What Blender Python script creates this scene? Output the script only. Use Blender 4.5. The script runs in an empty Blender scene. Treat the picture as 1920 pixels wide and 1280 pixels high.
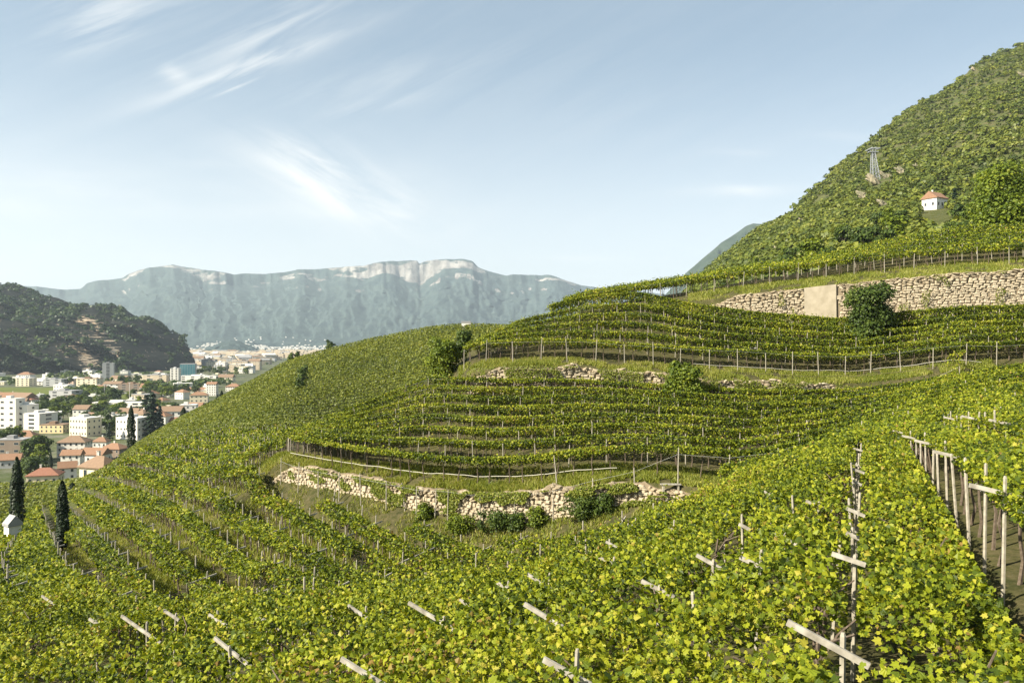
import bpy, math, random
import numpy as np
from mathutils import Vector

random.seed(7)
RNG = np.random.default_rng(11)
S = bpy.context.scene
COL = S.collection
F = 1493.0            # focal length of the photograph in its own pixels (28 mm lens)

# ------------------------------------------------------------------ camera
cam = bpy.data.cameras.new('camera')
cam_o = bpy.data.objects.new('camera', cam)
COL.objects.link(cam_o)
cam.lens = 28.0
cam.sensor_width = 36.0
cam.clip_start = 0.1
cam.clip_end = 60000
cam_o.location = (0, 0, 0)
cam_o.rotation_euler = (math.radians(90), 0, 0)
S.camera = cam_o

# ------------------------------------------------------------------ sun and sky
SUN_DIR = Vector((-0.77, -0.40, 0.66)).normalized()      # towards the sun: left, slightly behind
elev = math.asin(SUN_DIR.z)
sun = bpy.data.lights.new('sun', 'SUN')
sun.energy = 5.0
sun.angle = math.radians(0.53)
sun.color = (1.0, 0.92, 0.76)
sun_o = bpy.data.objects.new('sun', sun)
COL.objects.link(sun_o)
sun_o.rotation_euler = SUN_DIR.to_track_quat('Z', 'Y').to_euler()

W = bpy.data.worlds.new('World')
S.world = W
W.use_nodes = True


def build_world():
    nt = W.node_tree
    nt.nodes.clear()
    N = nt.nodes.new
    L = nt.links.new
    out = N('ShaderNodeOutputWorld')
    bg = N('ShaderNodeBackground')
    bg.inputs['Strength'].default_value = 0.0575
    sky = N('ShaderNodeTexSky')
    sky.sky_type = 'NISHITA'
    sky.sun_disc = False
    sky.sun_elevation = elev
    sky.sun_rotation = math.atan2(SUN_DIR.x, SUN_DIR.y)
    sky.altitude = 300
    sky.air_density = 1.0
    sky.dust_density = 1.6
    sky.ozone_density = 1.0
    tc = N('ShaderNodeTexCoord')
    sep = N('ShaderNodeSeparateXYZ')
    L(tc.outputs['Generated'], sep.inputs[0])

    def m(op, a, b=None, clamp=False):
        n = N('ShaderNodeMath')
        n.operation = op
        n.use_clamp = clamp
        for i, v in enumerate((a, b)):
            if v is None:
                continue
            if isinstance(v, (int, float)):
                n.inputs[i].default_value = v
            else:
                L(v, n.inputs[i])
        return n.outputs[0]
    den = m('MAXIMUM', m('ADD', sep.outputs[1], 1.0), 0.15)
    u = m('DIVIDE', sep.outputs[0], den)
    v = m('DIVIDE', sep.outputs[2], den)

    def uv(px, py):
        d = Vector(((px - 960) / F, 1, (640 - py) / F)).normalized()
        return d.x / (1 + d.y), d.z / (1 + d.y)

    def blob(p0, p1, width, amp, sy=1.0):
        a = Vector(uv(*p0))
        b = Vector(uv(*p1))
        c = (a + b) / 2
        t = (b - a)
        ln = t.length / 2
        t.normalize()
        du = m('SUBTRACT', u, c.x)
        dv = m('SUBTRACT', v, c.y)
        al = m('ADD', m('MULTIPLY', du, t.x), m('MULTIPLY', dv, t.y))
        ac = m('ADD', m('MULTIPLY', du, -t.y), m('MULTIPLY', dv, t.x))
        w = width / F / 2
        q = m('ADD', m('POWER', m('DIVIDE', m('ABSOLUTE', al), ln), 2.0),
              m('POWER', m('DIVIDE', m('ABSOLUTE', ac), w), 2.0))
        return m('MULTIPLY', m('POWER', 2.718, m('MULTIPLY', q, -1.0)), amp)

    def noise(rot, sx, sy, scale, detail, rough=0.6, dist=0.0):
        cb = N('ShaderNodeCombineXYZ')
        L(u, cb.inputs[0])
        L(v, cb.inputs[1])
        mp = N('ShaderNodeMapping')
        mp.vector_type = 'TEXTURE'
        mp.inputs['Rotation'].default_value = (0, 0, rot)
        mp.inputs['Scale'].default_value = (sx, sy, 1)
        L(cb.outputs[0], mp.inputs[0])
        no = N('ShaderNodeTexNoise')
        no.inputs['Scale'].default_value = scale
        no.inputs['Detail'].default_value = detail
        no.inputs['Roughness'].default_value = rough
        no.inputs['Distortion'].default_value = dist
        L(mp.outputs[0], no.inputs['Vector'])
        return no.outputs[0]
    streak = noise(math.radians(26), 9.0, 1.0, 60.0, 10, 0.62, 0.5)
    streak2 = noise(math.radians(-28), 5.0, 1.0, 45.0, 10, 0.65, 0.9)
    soft = noise(math.radians(4), 4.0, 1.0, 9.0, 7, 0.6, 0.4)

    def ss(x, a, b):
        n = N('ShaderNodeMapRange')
        n.interpolation_type = 'SMOOTHSTEP'
        n.inputs[1].default_value = a
        n.inputs[2].default_value = b
        L(x, n.inputs[0])
        return n.outputs[0]
    s1 = ss(streak, 0.36, 0.66)
    s2 = ss(streak2, 0.34, 0.66)
    s3 = ss(soft, 0.36, 0.66)
    up = [((290, 190), (640, 62), 15, .85), ((300, 140), (680, -30), 26, .55), ((300, 125), (350, 150), 14, .6),
          ((90, 82), (260, 20), 30, .6), ((95, 45), (330, -20), 60, .28), ((410, 178), (478, 150), 2.5, .9),
          ((560, 180), (900, 110), 26, .22), ((600, 215), (800, 178), 12, .25)]
    dn = [((470, 290), (760, 410), 40, .85), ((500, 265), (640, 330), 34, .55), ((540, 330), (820, 400), 70, .4)]
    hz = [((-150, 350), (480, 355), 44, .75), ((100, 395), (800, 400), 16, .5), ((340, 305), (460, 312), 8, .5),
          ((1290, 362), (1500, 356), 10, .8), ((1350, 352), (1440, 360), 9, .7), ((1000, 484), (1200, 486), 6, .4),
          ((1340, 285), (1440, 288), 6, .22), ((-100, 480), (700, 470), 60, .35), ((1520, 252), (1660, 262), 8, .2)]

    def total(lst):
        acc = None
        for a in lst:
            o = blob(*a)
            acc = o if acc is None else m('ADD', acc, o)
        return acc
    c = m('ADD', m('ADD', m('MULTIPLY', total(up), s1), m('MULTIPLY', total(dn), s2)), m('MULTIPLY', total(hz), s3))
    # thin veil everywhere, so that the sky goes on outside the frame as it does inside it
    veil = m('MULTIPLY', m('MULTIPLY', s3, s1), 0.10)
    c = m('ADD', c, veil)
    c = m('MULTIPLY', c, 0.68)
    c = m('MINIMUM', c, 0.8)
    pale = N('ShaderNodeMixRGB')           # high thin haze pales the blue a little
    pale.inputs[0].default_value = 0.30
    L(sky.outputs[0], pale.inputs[1])
    pale.inputs[2].default_value = (5.6, 6.9, 7.2, 1)
    low = N('ShaderNodeMixRGB')
    e = ss(sep.outputs[2], 0.0, 0.36)
    L(m('MULTIPLY', m('SUBTRACT', 1.0, e), 0.62), low.inputs[0])
    L(pale.outputs[0], low.inputs[1])
    low.inputs[2].default_value = (8.9, 9.2, 9.3, 1)
    mix = N('ShaderNodeMixRGB')
    L(c, mix.inputs[0])
    L(low.outputs[0], mix.inputs[1])
    mix.inputs[2].default_value = (9.3, 9.1, 8.6, 1)
    L(mix.outputs[0], bg.inputs['Color'])
    L(bg.outputs[0], out.inputs[0])


build_world()
S.view_settings.view_transform = 'Standard'
S.view_settings.look = 'None'
S.view_settings.gamma = 1
S.view_settings.exposure = 1.25
S.view_settings.use_curve_mapping = False
S.render.engine = 'CYCLES'
S.cycles.max_bounces = 6
S.cycles.transparent_max_bounces = 4
S.cycles.volume_bounces = 0


# ------------------------------------------------------------------ helpers
def vnoise(x, y, seed=0):
    x = np.asarray(x, float)
    y = np.asarray(y, float)
    xi = np.floor(x).astype(np.int64)
    yi = np.floor(y).astype(np.int64)
    fx = x - xi
    fy = y - yi
    fx = fx * fx * (3 - 2 * fx)
    fy = fy * fy * (3 - 2 * fy)

    def h(a, b):
        n = (a * 374761393 + b * 668265263 + seed * 1442695041) & 0x7fffffff
        n = ((n ^ (n >> 13)) * 1274126177) & 0x7fffffff
        return ((n ^ (n >> 16)) & 0xffff) / 65535.0
    return (h(xi, yi) * (1 - fx) + h(xi + 1, yi) * fx) * (1 - fy) + (h(xi, yi + 1) * (1 - fx) + h(xi + 1, yi + 1) * fx) * fy


def fbm(x, y, o=4, seed=0):
    a, s, r = 0.5, 0, 0
    for i in range(o):
        r = r + a * vnoise(x * 2 ** i, y * 2 ** i, seed + i)
        s += a
        a *= .5
    return r / s


def mesh_np(name, V, loops, starts, mat, attrs=None, smooth=False, matidx=None, mats=None):
    me = bpy.data.meshes.new(name)
    V = np.asarray(V, np.float32)
    me.vertices.add(len(V))
    me.vertices.foreach_set('co', V.ravel())
    loops = np.asarray(loops, np.int32).ravel()
    me.loops.add(len(loops))
    me.loops.foreach_set('vertex_index', loops)
    starts = np.asarray(starts, np.int32)
    me.polygons.add(len(starts))
    me.polygons.foreach_set('loop_start', starts)
    for m_ in (mats or ([mat] if mat else [])):
        me.materials.append(m_)
    if matidx is not None:
        me.polygons.foreach_set('material_index', np.asarray(matidx, np.int32))
    me.update(calc_edges=True)
    if not smooth:
        me.polygons.foreach_set('use_smooth', np.zeros(len(starts), bool))
    else:
        me.polygons.foreach_set('use_smooth', np.ones(len(starts), bool))
    for k, a in (attrs or {}).items():
        at = me.attributes.new(k, 'FLOAT', 'FACE')
        at.data.foreach_set('value', np.asarray(a, np.float32))
    return me


def mesh_py(name, V, Fc, mat, smooth=False, mats=None, idx=None):
    me = bpy.data.meshes.new(name)
    me.from_pydata([tuple(v) for v in V], [], [tuple(f) for f in Fc])
    for m_ in (mats or ([mat] if mat else [])):
        me.materials.append(m_)
    if idx is not None:
        me.polygons.foreach_set('material_index', np.asarray(idx, np.int32))
    if smooth:
        me.polygons.foreach_set('use_smooth', np.ones(len(Fc), bool))
    me.update()
    return me


def link(name, me, parent=None, loc=None, rot=None, scale=None):
    o = bpy.data.objects.new(name, me)
    COL.objects.link(o)
    if parent is not None:
        o.parent = parent
    if loc is not None:
        o.location = loc
    if rot is not None:
        o.rotation_euler = rot
    if scale is not None:
        o.scale = scale
    return o


def tag(o, label, cat, group=None, kind=None):
    if label:
        o['label'] = label
    if cat:
        o['category'] = cat
    if group:
        o['group'] = group
    if kind:
        o['kind'] = kind
    return o


def thing(name, label, cat, loc=(0, 0, 0), group=None, rotz=0):
    o = bpy.data.objects.new(name, None)
    o.empty_display_size = 0.3
    COL.objects.link(o)
    o.location = loc
    o.rotation_euler = (0, 0, rotz)
    return tag(o, label, cat, group)


class MB:
    """collects boxes, prisms and tubes for one mesh"""
    def __init__(s):
        s.V = []
        s.F = []
        s.I = []

    def add(s, V, Fc, i=0):
        b = len(s.V)
        s.V += [tuple(v) for v in V]
        s.F += [tuple(b + k for k in f) for f in Fc]
        s.I += [i] * len(Fc)

    def box(s, x0, x1, y0, y1, z0, z1, i=0):
        s.add([(x0, y0, z0), (x1, y0, z0), (x1, y1, z0), (x0, y1, z0), (x0, y0, z1), (x1, y0, z1), (x1, y1, z1), (x0, y1, z1)],
              [(0, 3, 2, 1), (4, 5, 6, 7), (0, 1, 5, 4), (1, 2, 6, 5), (2, 3, 7, 6), (3, 0, 4, 7)], i)

    def bar(s, a, b, w, h=None, i=0, up=(0, 0, 1)):
        a = Vector(a)
        b = Vector(b)
        h = h or w
        t = (b - a).normalized()
        u_ = Vector(up)
        if abs(t.dot(u_)) > .95:
            u_ = Vector((0, 1, 0))
        r = t.cross(u_).normalized()
        q = r.cross(t).normalized()
        V = []
        for p in (a, b):
            for sx, sy in ((-1, -1), (1, -1), (1, 1), (-1, 1)):
                V.append(p + r * sx * w / 2 + q * sy * h / 2)
        s.add(V, [(0, 1, 2, 3), (7, 6, 5, 4), (0, 4, 5, 1), (1, 5, 6, 2), (2, 6, 7, 3), (3, 7, 4, 0)], i)

    def tube(s, pts, rad, n=5, i=0):
        pts = [Vector(p) for p in pts]
        V = []
        for k, p in enumerate(pts):
            t = (pts[min(k + 1, len(pts) - 1)] - pts[max(k - 1, 0)]).normalized()
            u_ = Vector((0, 0, 1)) if abs(t.z) < .9 else Vector((1, 0, 0))
            r = t.cross(u_).normalized()
            q = r.cross(t)
            rr = rad[k] if hasattr(rad, '__len__') else rad
            for j in range(n):
                a = 2 * math.pi * j / n
                V.append(p + r * math.cos(a) * rr + q * math.sin(a) * rr)
        Fc = []
        for k in range(len(pts) - 1):
            for j in range(n):
                Fc.append((k * n + j, k * n + (j + 1) % n, (k + 1) * n + (j + 1) % n, (k + 1) * n + j))
        Fc.append(tuple(range(n))[::-1])
        Fc.append(tuple((len(pts) - 1) * n + j for j in range(n)))
        s.add(V, Fc, i)

    def mesh(s, name, mat=None, mats=None, smooth=False):
        return mesh_py(name, s.V, s.F, mat, smooth, mats, s.I if mats else None)


# ------------------------------------------------------------------ materials
def mat(name, col, rough=0.85, var=None, scale=3.0, bump=0.0, bscale=20.0, spec=0.3, coord='Object', detail=6, metal=0.0):
    m = bpy.data.materials.new(name)
    m.use_nodes = True
    nt = m.node_tree
    b = nt.nodes['Principled BSDF']
    b.inputs['Base Color'].default_value = (*col, 1)
    b.inputs['Roughness'].default_value = rough
    b.inputs['Specular IOR Level'].default_value = spec
    b.inputs['Metallic'].default_value = metal
    tc = nt.nodes.new('ShaderNodeTexCoord')
    if var:
        no = nt.nodes.new('ShaderNodeTexNoise')
        no.inputs['Scale'].default_value = scale
        no.inputs['Detail'].default_value = detail
        nt.links.new(tc.outputs[coord], no.inputs['Vector'])
        cr = nt.nodes.new('ShaderNodeValToRGB')
        cr.color_ramp.elements[0].position = 0.32
        cr.color_ramp.elements[1].position = 0.68
        cr.color_ramp.elements[0].color = (*col, 1)
        cr.color_ramp.elements[1].color = (*var, 1)
        nt.links.new(no.outputs[0], cr.inputs[0])
        nt.links.new(cr.outputs[0], b.inputs['Base Color'])
    if bump:
        n2 = nt.nodes.new('ShaderNodeTexNoise')
        n2.inputs['Scale'].default_value = bscale
        n2.inputs['Detail'].default_value = 5
        nt.links.new(tc.outputs[coord], n2.inputs['Vector'])
        bp = nt.nodes.new('ShaderNodeBump')
        bp.inputs['Strength'].default_value = bump
        nt.links.new(n2.outputs[0], bp.inputs['Height'])
        nt.links.new(bp.outputs[0], b.inputs['Normal'])
    return m


def leaf_mat(name, stops, transl=0.35, tcol=(1.3, 1.25, 0.6), rough=0.5, spec=0.25, patch=0.0, pscale=0.3):
    stops = [(p_, tuple(c_ * .78 for c_ in q_)) for p_, q_ in stops]
    m = bpy.data.materials.new(name)
    m.use_nodes = True
    nt = m.node_tree
    nt.nodes.clear()
    N = nt.nodes.new
    L = nt.links.new
    out = N('ShaderNodeOutputMaterial')
    at = N('ShaderNodeAttribute')
    at.attribute_name = 'rnd'
    cr = N('ShaderNodeValToRGB')
    els = cr.color_ramp.elements
    els[0].position = stops[0][0]
    els[0].color = (*stops[0][1], 1)
    els[1].position = stops[-1][0]
    els[1].color = (*stops[-1][1], 1)
    for p, c in stops[1:-1]:
        e = els.new(p)
        e.color = (*c, 1)
    if patch:
        geo = N('ShaderNodeNewGeometry')
        no = N('ShaderNodeTexNoise')
        no.inputs['Scale'].default_value = pscale
        no.inputs['Detail'].default_value = 3
        L(geo.outputs['Position'], no.inputs['Vector'])
        ma = N('ShaderNodeMath')
        ma.operation = 'MULTIPLY_ADD'
        L(no.outputs[0], ma.inputs[0])
        ma.inputs[1].default_value = patch * 2
        ma.inputs[2].default_value = -patch
        ad = N('ShaderNodeMath')
        ad.use_clamp = True
        L(ma.outputs[0], ad.inputs[0])
        L(at.outputs['Fac'], ad.inputs[1])
        L(ad.outputs[0], cr.inputs[0])
    else:
        L(at.outputs['Fac'], cr.inputs[0])
    p = N('ShaderNodeBsdfPrincipled')
    p.inputs['Roughness'].default_value = rough
    p.inputs['Specular IOR Level'].default_value = spec
    L(cr.outputs[0], p.inputs['Base Color'])
    tr = N('ShaderNodeBsdfTranslucent')
    mu = N('ShaderNodeMixRGB')
    mu.blend_type = 'MULTIPLY'
    mu.inputs[0].default_value = 1
    L(cr.outputs[0], mu.inputs[1])
    mu.inputs[2].default_value = (*tcol, 1)
    L(mu.outputs[0], tr.inputs[0])
    mx = N('ShaderNodeMixShader')
    mx.inputs[0].default_value = transl
    L(p.outputs[0], mx.inputs[1])
    L(tr.outputs[0], mx.inputs[2])
    L(mx.outputs[0], out.inputs[0])
    return m


M = {}
M['vine'] = leaf_mat('vine_leaves', [(0, (.022, .04, .006)), (.25, (.07, .105, .008)), (.5, (.17, .215, .012)), (.7, (.28, .315, .016)),
                                    (.88, (.37, .385, .024)), (.97, (.43, .39, .05)), (1, (.28, .18, .05))], .28, patch=.13, pscale=.25, spec=.18, rough=.5)
M['vine_far'] = leaf_mat('distant_vine_leaves', [(0, (.05, .075, .010)), (.35, (.12, .15, .015)), (.7, (.20, .225, .02)),
                                                (1, (.28, .28, .035))], .3, patch=.2, pscale=.03)
M['tree'] = leaf_mat('broadleaf_foliage', [(0, (.03, .055, .012)), (.5, (.08, .125, .018)), (1, (.17, .21, .03))], .25)
M['tree_bright'] = leaf_mat('bright_foliage', [(0, (.06, .10, .012)), (.5, (.18, .24, .02)), (1, (.34, .36, .03))], .35)
M['conifer'] = leaf_mat('dark_conifer_foliage', [(0, (.008, .02, .010)), (.6, (.02, .042, .016)), (1, (.04, .07, .022))], .1)
M['cypress'] = leaf_mat('cypress_foliage', [(0, (.012, .024, .010)), (.6, (.028, .048, .015)), (1, (.055, .08, .02))], .1)
M['forest'] = leaf_mat('hill_forest_foliage', [(0, (.05, .075, .014)), (.35, (.12, .155, .022)), (.7, (.20, .225, .03)), (1, (.28, .28, .05))], .25, patch=.35, pscale=.014)
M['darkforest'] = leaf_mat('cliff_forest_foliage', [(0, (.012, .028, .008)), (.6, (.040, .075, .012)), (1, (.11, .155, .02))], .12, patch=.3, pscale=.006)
M['grassblade'] = leaf_mat('grass_blades', [(0, (.12, .17, .02)), (.5, (.26, .29, .04)), (.85, (.40, .39, .09)), (1, (.46, .40, .18))], .3)
M['bark'] = mat('vine_bark', (.07, .05, .035), .9, (.14, .11, .08), 18, .4, 40)
M['post'] = mat('pale_post', (.22, .20, .155), .8, (.38, .345, .275), 9, .25, 30)
M['beam'] = mat('pale_beam', (.20, .18, .145), .8, (.42, .39, .33), 6, .25, 30)
M['wire'] = mat('grey_wire', (.45, .45, .42), .5)
M['pipe'] = mat('white_pipe', (.42, .40, .32), .5)


def ground_mat(name, cols, s1, s2, bump=.5, bs=6):
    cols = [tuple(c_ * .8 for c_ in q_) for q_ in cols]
    m = bpy.data.materials.new(name)
    m.use_nodes = True
    nt = m.node_tree
    N = nt.nodes.new
    L = nt.links.new
    b = nt.nodes['Principled BSDF']
    b.inputs['Roughness'].default_value = .95
    b.inputs['Specular IOR Level'].default_value = .1
    geo = N('ShaderNodeNewGeometry')
    n1 = N('ShaderNodeTexNoise')
    n1.inputs['Scale'].default_value = s1
    n1.inputs['Detail'].default_value = 7
    n1.inputs['Roughness'].default_value = .65
    n2 = N('ShaderNodeTexNoise')
    n2.inputs['Scale'].default_value = s2
    n2.inputs['Detail'].default_value = 8
    n2.inputs['Roughness'].default_value = .75
    L(geo.outputs['Position'], n1.inputs['Vector'])
    L(geo.outputs['Position'], n2.inputs['Vector'])
    c1 = N('ShaderNodeValToRGB')
    c1.color_ramp.elements[0].position = .35
    c1.color_ramp.elements[1].position = .65
    c1.color_ramp.elements[0].color = (*cols[0], 1)
    c1.color_ramp.elements[1].color = (*cols[1], 1)
    L(n1.outputs[0], c1.inputs[0])
    mx = N('ShaderNodeMixRGB')
    c2 = N('ShaderNodeValToRGB')
    c2.color_ramp.elements[0].position = .42
    c2.color_ramp.elements[1].position = .66
    L(n2.outputs[0], c2.inputs[0])
    L(c2.outputs[0], mx.inputs[0])
    L(c1.outputs[0], mx.inputs[1])
    mx.inputs[2].default_value = (*cols[2], 1)
    L(mx.outputs[0], b.inputs['Base Color'])
    bp = N('ShaderNodeBump')
    bp.inputs['Strength'].default_value = bump
    bp.inputs['Distance'].default_value = .3 / bs * 2
    n3 = N('ShaderNodeTexNoise')
    n3.inputs['Scale'].default_value = bs
    n3.inputs['Detail'].default_value = 6
    L(geo.outputs['Position'], n3.inputs['Vector'])
    L(n3.outputs[0], bp.inputs['Height'])
    L(bp.outputs[0], b.inputs['Normal'])
    return m


M['ground'] = ground_mat('shade_toned_ground', [(.035, .04, .014), (.07, .07, .022), (.12, .10, .05)], .5, 2.2)  # earth colour darkened throughout to deepen the shade under the vine rows
M['ground_far'] = ground_mat('far_vineyard_grass', [(.05, .065, .015), (.08, .095, .02), (.13, .12, .05)], .05, .3, .4, .8)
M['valley'] = ground_mat('valley_ground', [(.05, .075, .025), (.10, .12, .04), (.20, .19, .15)], .006, .03, .2, .05)
M['mount'] = ground_mat('mountain_ground', [(.05, .075, .02), (.09, .11, .03), (.14, .12, .06)], .02, .15, .6, .2)
M['rock'] = mat('pale_rock', (.13, .13, .07), .9, (.36, .30, .21), .35, .7, 1.2, coord='Object')

# ------------------------------------------------------------------ terrain as profiles along each bearing
CW = 2.05   # canopy height above ground


def line(rows):
    """rows: (px, kind, value, d); kind c = photo height of the canopy, g = photo height of the ground, z = metres"""
    P, Z, D = [], [], []
    for px, k, v, d in rows:
        z = v if k == 'z' else (640 - v) / F * d - (CW if k == 'c' else 0)
        P.append(px)
        Z.append(z)
        D.append(d)
    return np.array(P, float), np.array(D, float), np.array(Z, float)


G = []
G.append(line([(-900, 'z', -8, 3), (0, 'z', -6.2, 2), (960, 'z', -5.3, 1.5), (1920, 'z', -5.2, 1.5), (2800, 'z', -4.6, 2)]))
G.append(line([(-900, 'c', 1280, 24), (-300, 'c', 1280, 21.5), (0, 'c', 1280, 18.5), (300, 'c', 1280, 15.5), (600, 'c', 1280, 12.5), (900, 'c', 1280, 10.5), (1200, 'c', 1280, 9.3), (1500, 'c', 1280, 8.5), (1700, 'c', 1280, 8.2), (1920, 'c', 1280, 8.4), (2150, 'c', 1280, 8.4), (2800, 'c', 1200, 9)]))
G.append(line([(-900, 'c', 1200, 29), (0, 'c', 1190, 24), (300, 'c', 1190, 20), (600, 'c', 1190, 17), (900, 'c', 1180, 15), (1200, 'c', 1130, 14), (1500, 'c', 1060, 13.5), (1700, 'c', 1076, 13), (1920, 'c', 1076, 13), (2150, 'c', 1050, 13), (2800, 'c', 950, 14)]))
G.append(line([(-900, 'c', 1110, 38), (-300, 'c', 1110, 34), (0, 'c', 1110, 31), (300, 'c', 1130, 26), (600, 'c', 1120, 25), (800, 'c', 1090, 27), (1000, 'c', 1050, 28), (1150, 'c', 1000, 30), (1250, 'c', 950, 33), (1400, 'c', 890, 36), (1550, 'c', 850, 36), (1650, 'c', 820, 38), (1750, 'c', 812, 38), (1920, 'c', 802, 34), (2150, 'c', 785, 32), (2800, 'c', 700, 30)]))
G.append(line([(-900, 'c', 1080, 55), (-300, 'c', 1072, 50), (0, 'c', 1062, 47), (300, 'c', 1035, 46), (400, 'c', 985, 54), (480, 'c', 937, 62.5), (520, 'c', 910, 64.5), (600, 'c', 928, 60.5), (700, 'c', 953, 56.5), (800, 'c', 982, 53.3), (900, 'c', 1000, 51), (1000, 'c', 1003, 49), (1100, 'c', 986, 47), (1200, 'c', 957, 46), (1300, 'c', 935, 44), (1400, 'c', 880, 42), (1550, 'c', 840, 42), (1650, 'c', 808, 44), (1750, 'c', 785, 45), (1920, 'c', 757, 43), (2150, 'c', 735, 42), (2800, 'c', 650, 40)]))
# foot of the lower stone wall (4), its top (5), back of that terrace (6)
G.append(line([(-900, 'c', 1050, 62), (-300, 'c', 1045, 58), (0, 'c', 1040, 55), (300, 'c', 990, 56), (400, 'c', 935, 62), (480, 'g', 925, 67), (520, 'g', 892, 68), (600, 'g', 907, 64), (700, 'g', 930, 60), (800, 'g', 955, 57), (900, 'g', 972, 55), (1000, 'g', 975, 53), (1100, 'g', 958, 51), (1200, 'g', 938, 50), (1300, 'g', 935, 48), (1400, 'c', 868, 46), (1550, 'c', 833, 48), (1650, 'c', 797, 50), (1750, 'c', 765, 52), (1920, 'c', 728, 52), (2150, 'c', 705, 52), (2800, 'c', 620, 50)]))
G.append(line([(-900, 'c', 1049, 62.3), (-300, 'c', 1044, 58.3), (0, 'c', 1039, 55.3), (300, 'c', 989, 56.3), (400, 'c', 934, 62.3), (480, 'g', 915, 67.3), (520, 'g', 864, 68.3), (600, 'g', 879, 64.3), (700, 'g', 898, 60.3), (800, 'g', 914, 57.3), (900, 'g', 921, 55.3), (1000, 'g', 920, 53.3), (1100, 'g', 908, 51.3), (1200, 'g', 902, 50.3), (1300, 'g', 912, 48.3), (1400, 'c', 865, 46.4), (1550, 'c', 832, 48.3), (1650, 'c', 796, 50.3), (1750, 'c', 764, 52.3), (1920, 'c', 727, 52.3), (2150, 'c', 704, 52.3), (2800, 'c', 619, 50.3)]))
G.append(line([(-900, 'c', 1020, 95), (-300, 'c', 1030, 85), (0, 'c', 1020, 75), (120, 'c', 995, 75), (300, 'c', 930, 74), (400, 'c', 882, 76), (480, 'c', 850, 74), (520, 'g', 848, 71.5), (600, 'g', 860, 66.5), (700, 'g', 874, 62.5), (800, 'g', 886, 59.5), (900, 'g', 891, 57.7), (1000, 'g', 890, 55.7), (1100, 'g', 884, 54), (1200, 'g', 882, 53), (1300, 'g', 890, 51.5), (1400, 'c', 838, 51), (1550, 'c', 812, 53), (1650, 'c', 780, 55), (1750, 'c', 750, 57), (1920, 'c', 717, 58), (2150, 'c', 690, 58), (2800, 'c', 600, 56)]))
# crest of the knoll / foot of the middle wall (7), its top (8), back of that terrace (9)
G.append(line([(-900, 'c', 1010, 110), (-300, 'c', 1018, 100), (0, 'c', 1008, 92), (120, 'c', 975, 92), (300, 'c', 893, 92), (400, 'c', 855, 92), (480, 'c', 835, 84), (520, 'c', 825, 80), (600, 'c', 785, 77), (700, 'c', 745, 81), (800, 'c', 702, 82), (870, 'c', 704, 78), (900, 'c', 705, 76), (1000, 'c', 706, 75), (1100, 'c', 709, 75), (1200, 'c', 716, 74), (1300, 'c', 722, 73), (1400, 'c', 728, 73), (1500, 'c', 730, 73), (1600, 'c', 727, 74), (1700, 'c', 716, 73), (1800, 'c', 698, 71), (1850, 'c', 690, 70), (1920, 'c', 682, 70), (2150, 'c', 660, 70), (2800, 'c', 570, 68)]))
G.append(line([(-900, 'c', 1009.5, 110.4), (-300, 'c', 1017.5, 100.4), (0, 'c', 1007.5, 92.4), (120, 'c', 974.5, 92.4), (300, 'c', 892.5, 92.4), (400, 'c', 854.5, 92.4), (480, 'c', 835, 84.3), (520, 'c', 825, 80.3), (600, 'c', 785, 77.3), (700, 'c', 745, 81.3), (800, 'c', 702, 82.3), (850, 'c', 700, 79.3), (875, 'g', 692, 78.3), (900, 'g', 690, 76.3), (1000, 'g', 686, 75.3), (1100, 'g', 688, 75.3), (1200, 'g', 697, 74.3), (1300, 'g', 708, 73.4), (1400, 'g', 713, 73.4), (1500, 'g', 718, 73.5), (1600, 'g', 720, 74.5), (1700, 'g', 710, 73.4), (1800, 'g', 695, 71.3), (1850, 'c', 686, 70.4), (1920, 'c', 681, 70.3), (2150, 'c', 659, 70.3), (2800, 'c', 569, 68.3)]))
G.append(line([(-900, 'c', 1000, 125), (-300, 'c', 1010, 114), (0, 'c', 1001, 105), (120, 'c', 964, 105), (300, 'c', 868, 106), (400, 'c', 838, 104), (480, 'c', 828, 94), (520, 'z', -13, 88), (600, 'z', -10.5, 84), (700, 'z', -8.3, 88), (800, 'z', -5, 88), (850, 'z', -3, 84), (875, 'g', 681, 81), (900, 'g', 677, 79), (1000, 'g', 671, 78.5), (1100, 'g', 673, 78), (1200, 'g', 681, 77.5), (1300, 'g', 688, 77), (1400, 'g', 693, 77), (1500, 'g', 698, 77), (1600, 'g', 701, 77.5), (1700, 'g', 692, 76), (1800, 'g', 680, 74), (1920, 'g', 672, 74), (2150, 'g', 650, 74), (2800, 'c', 560, 72)]))
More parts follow.
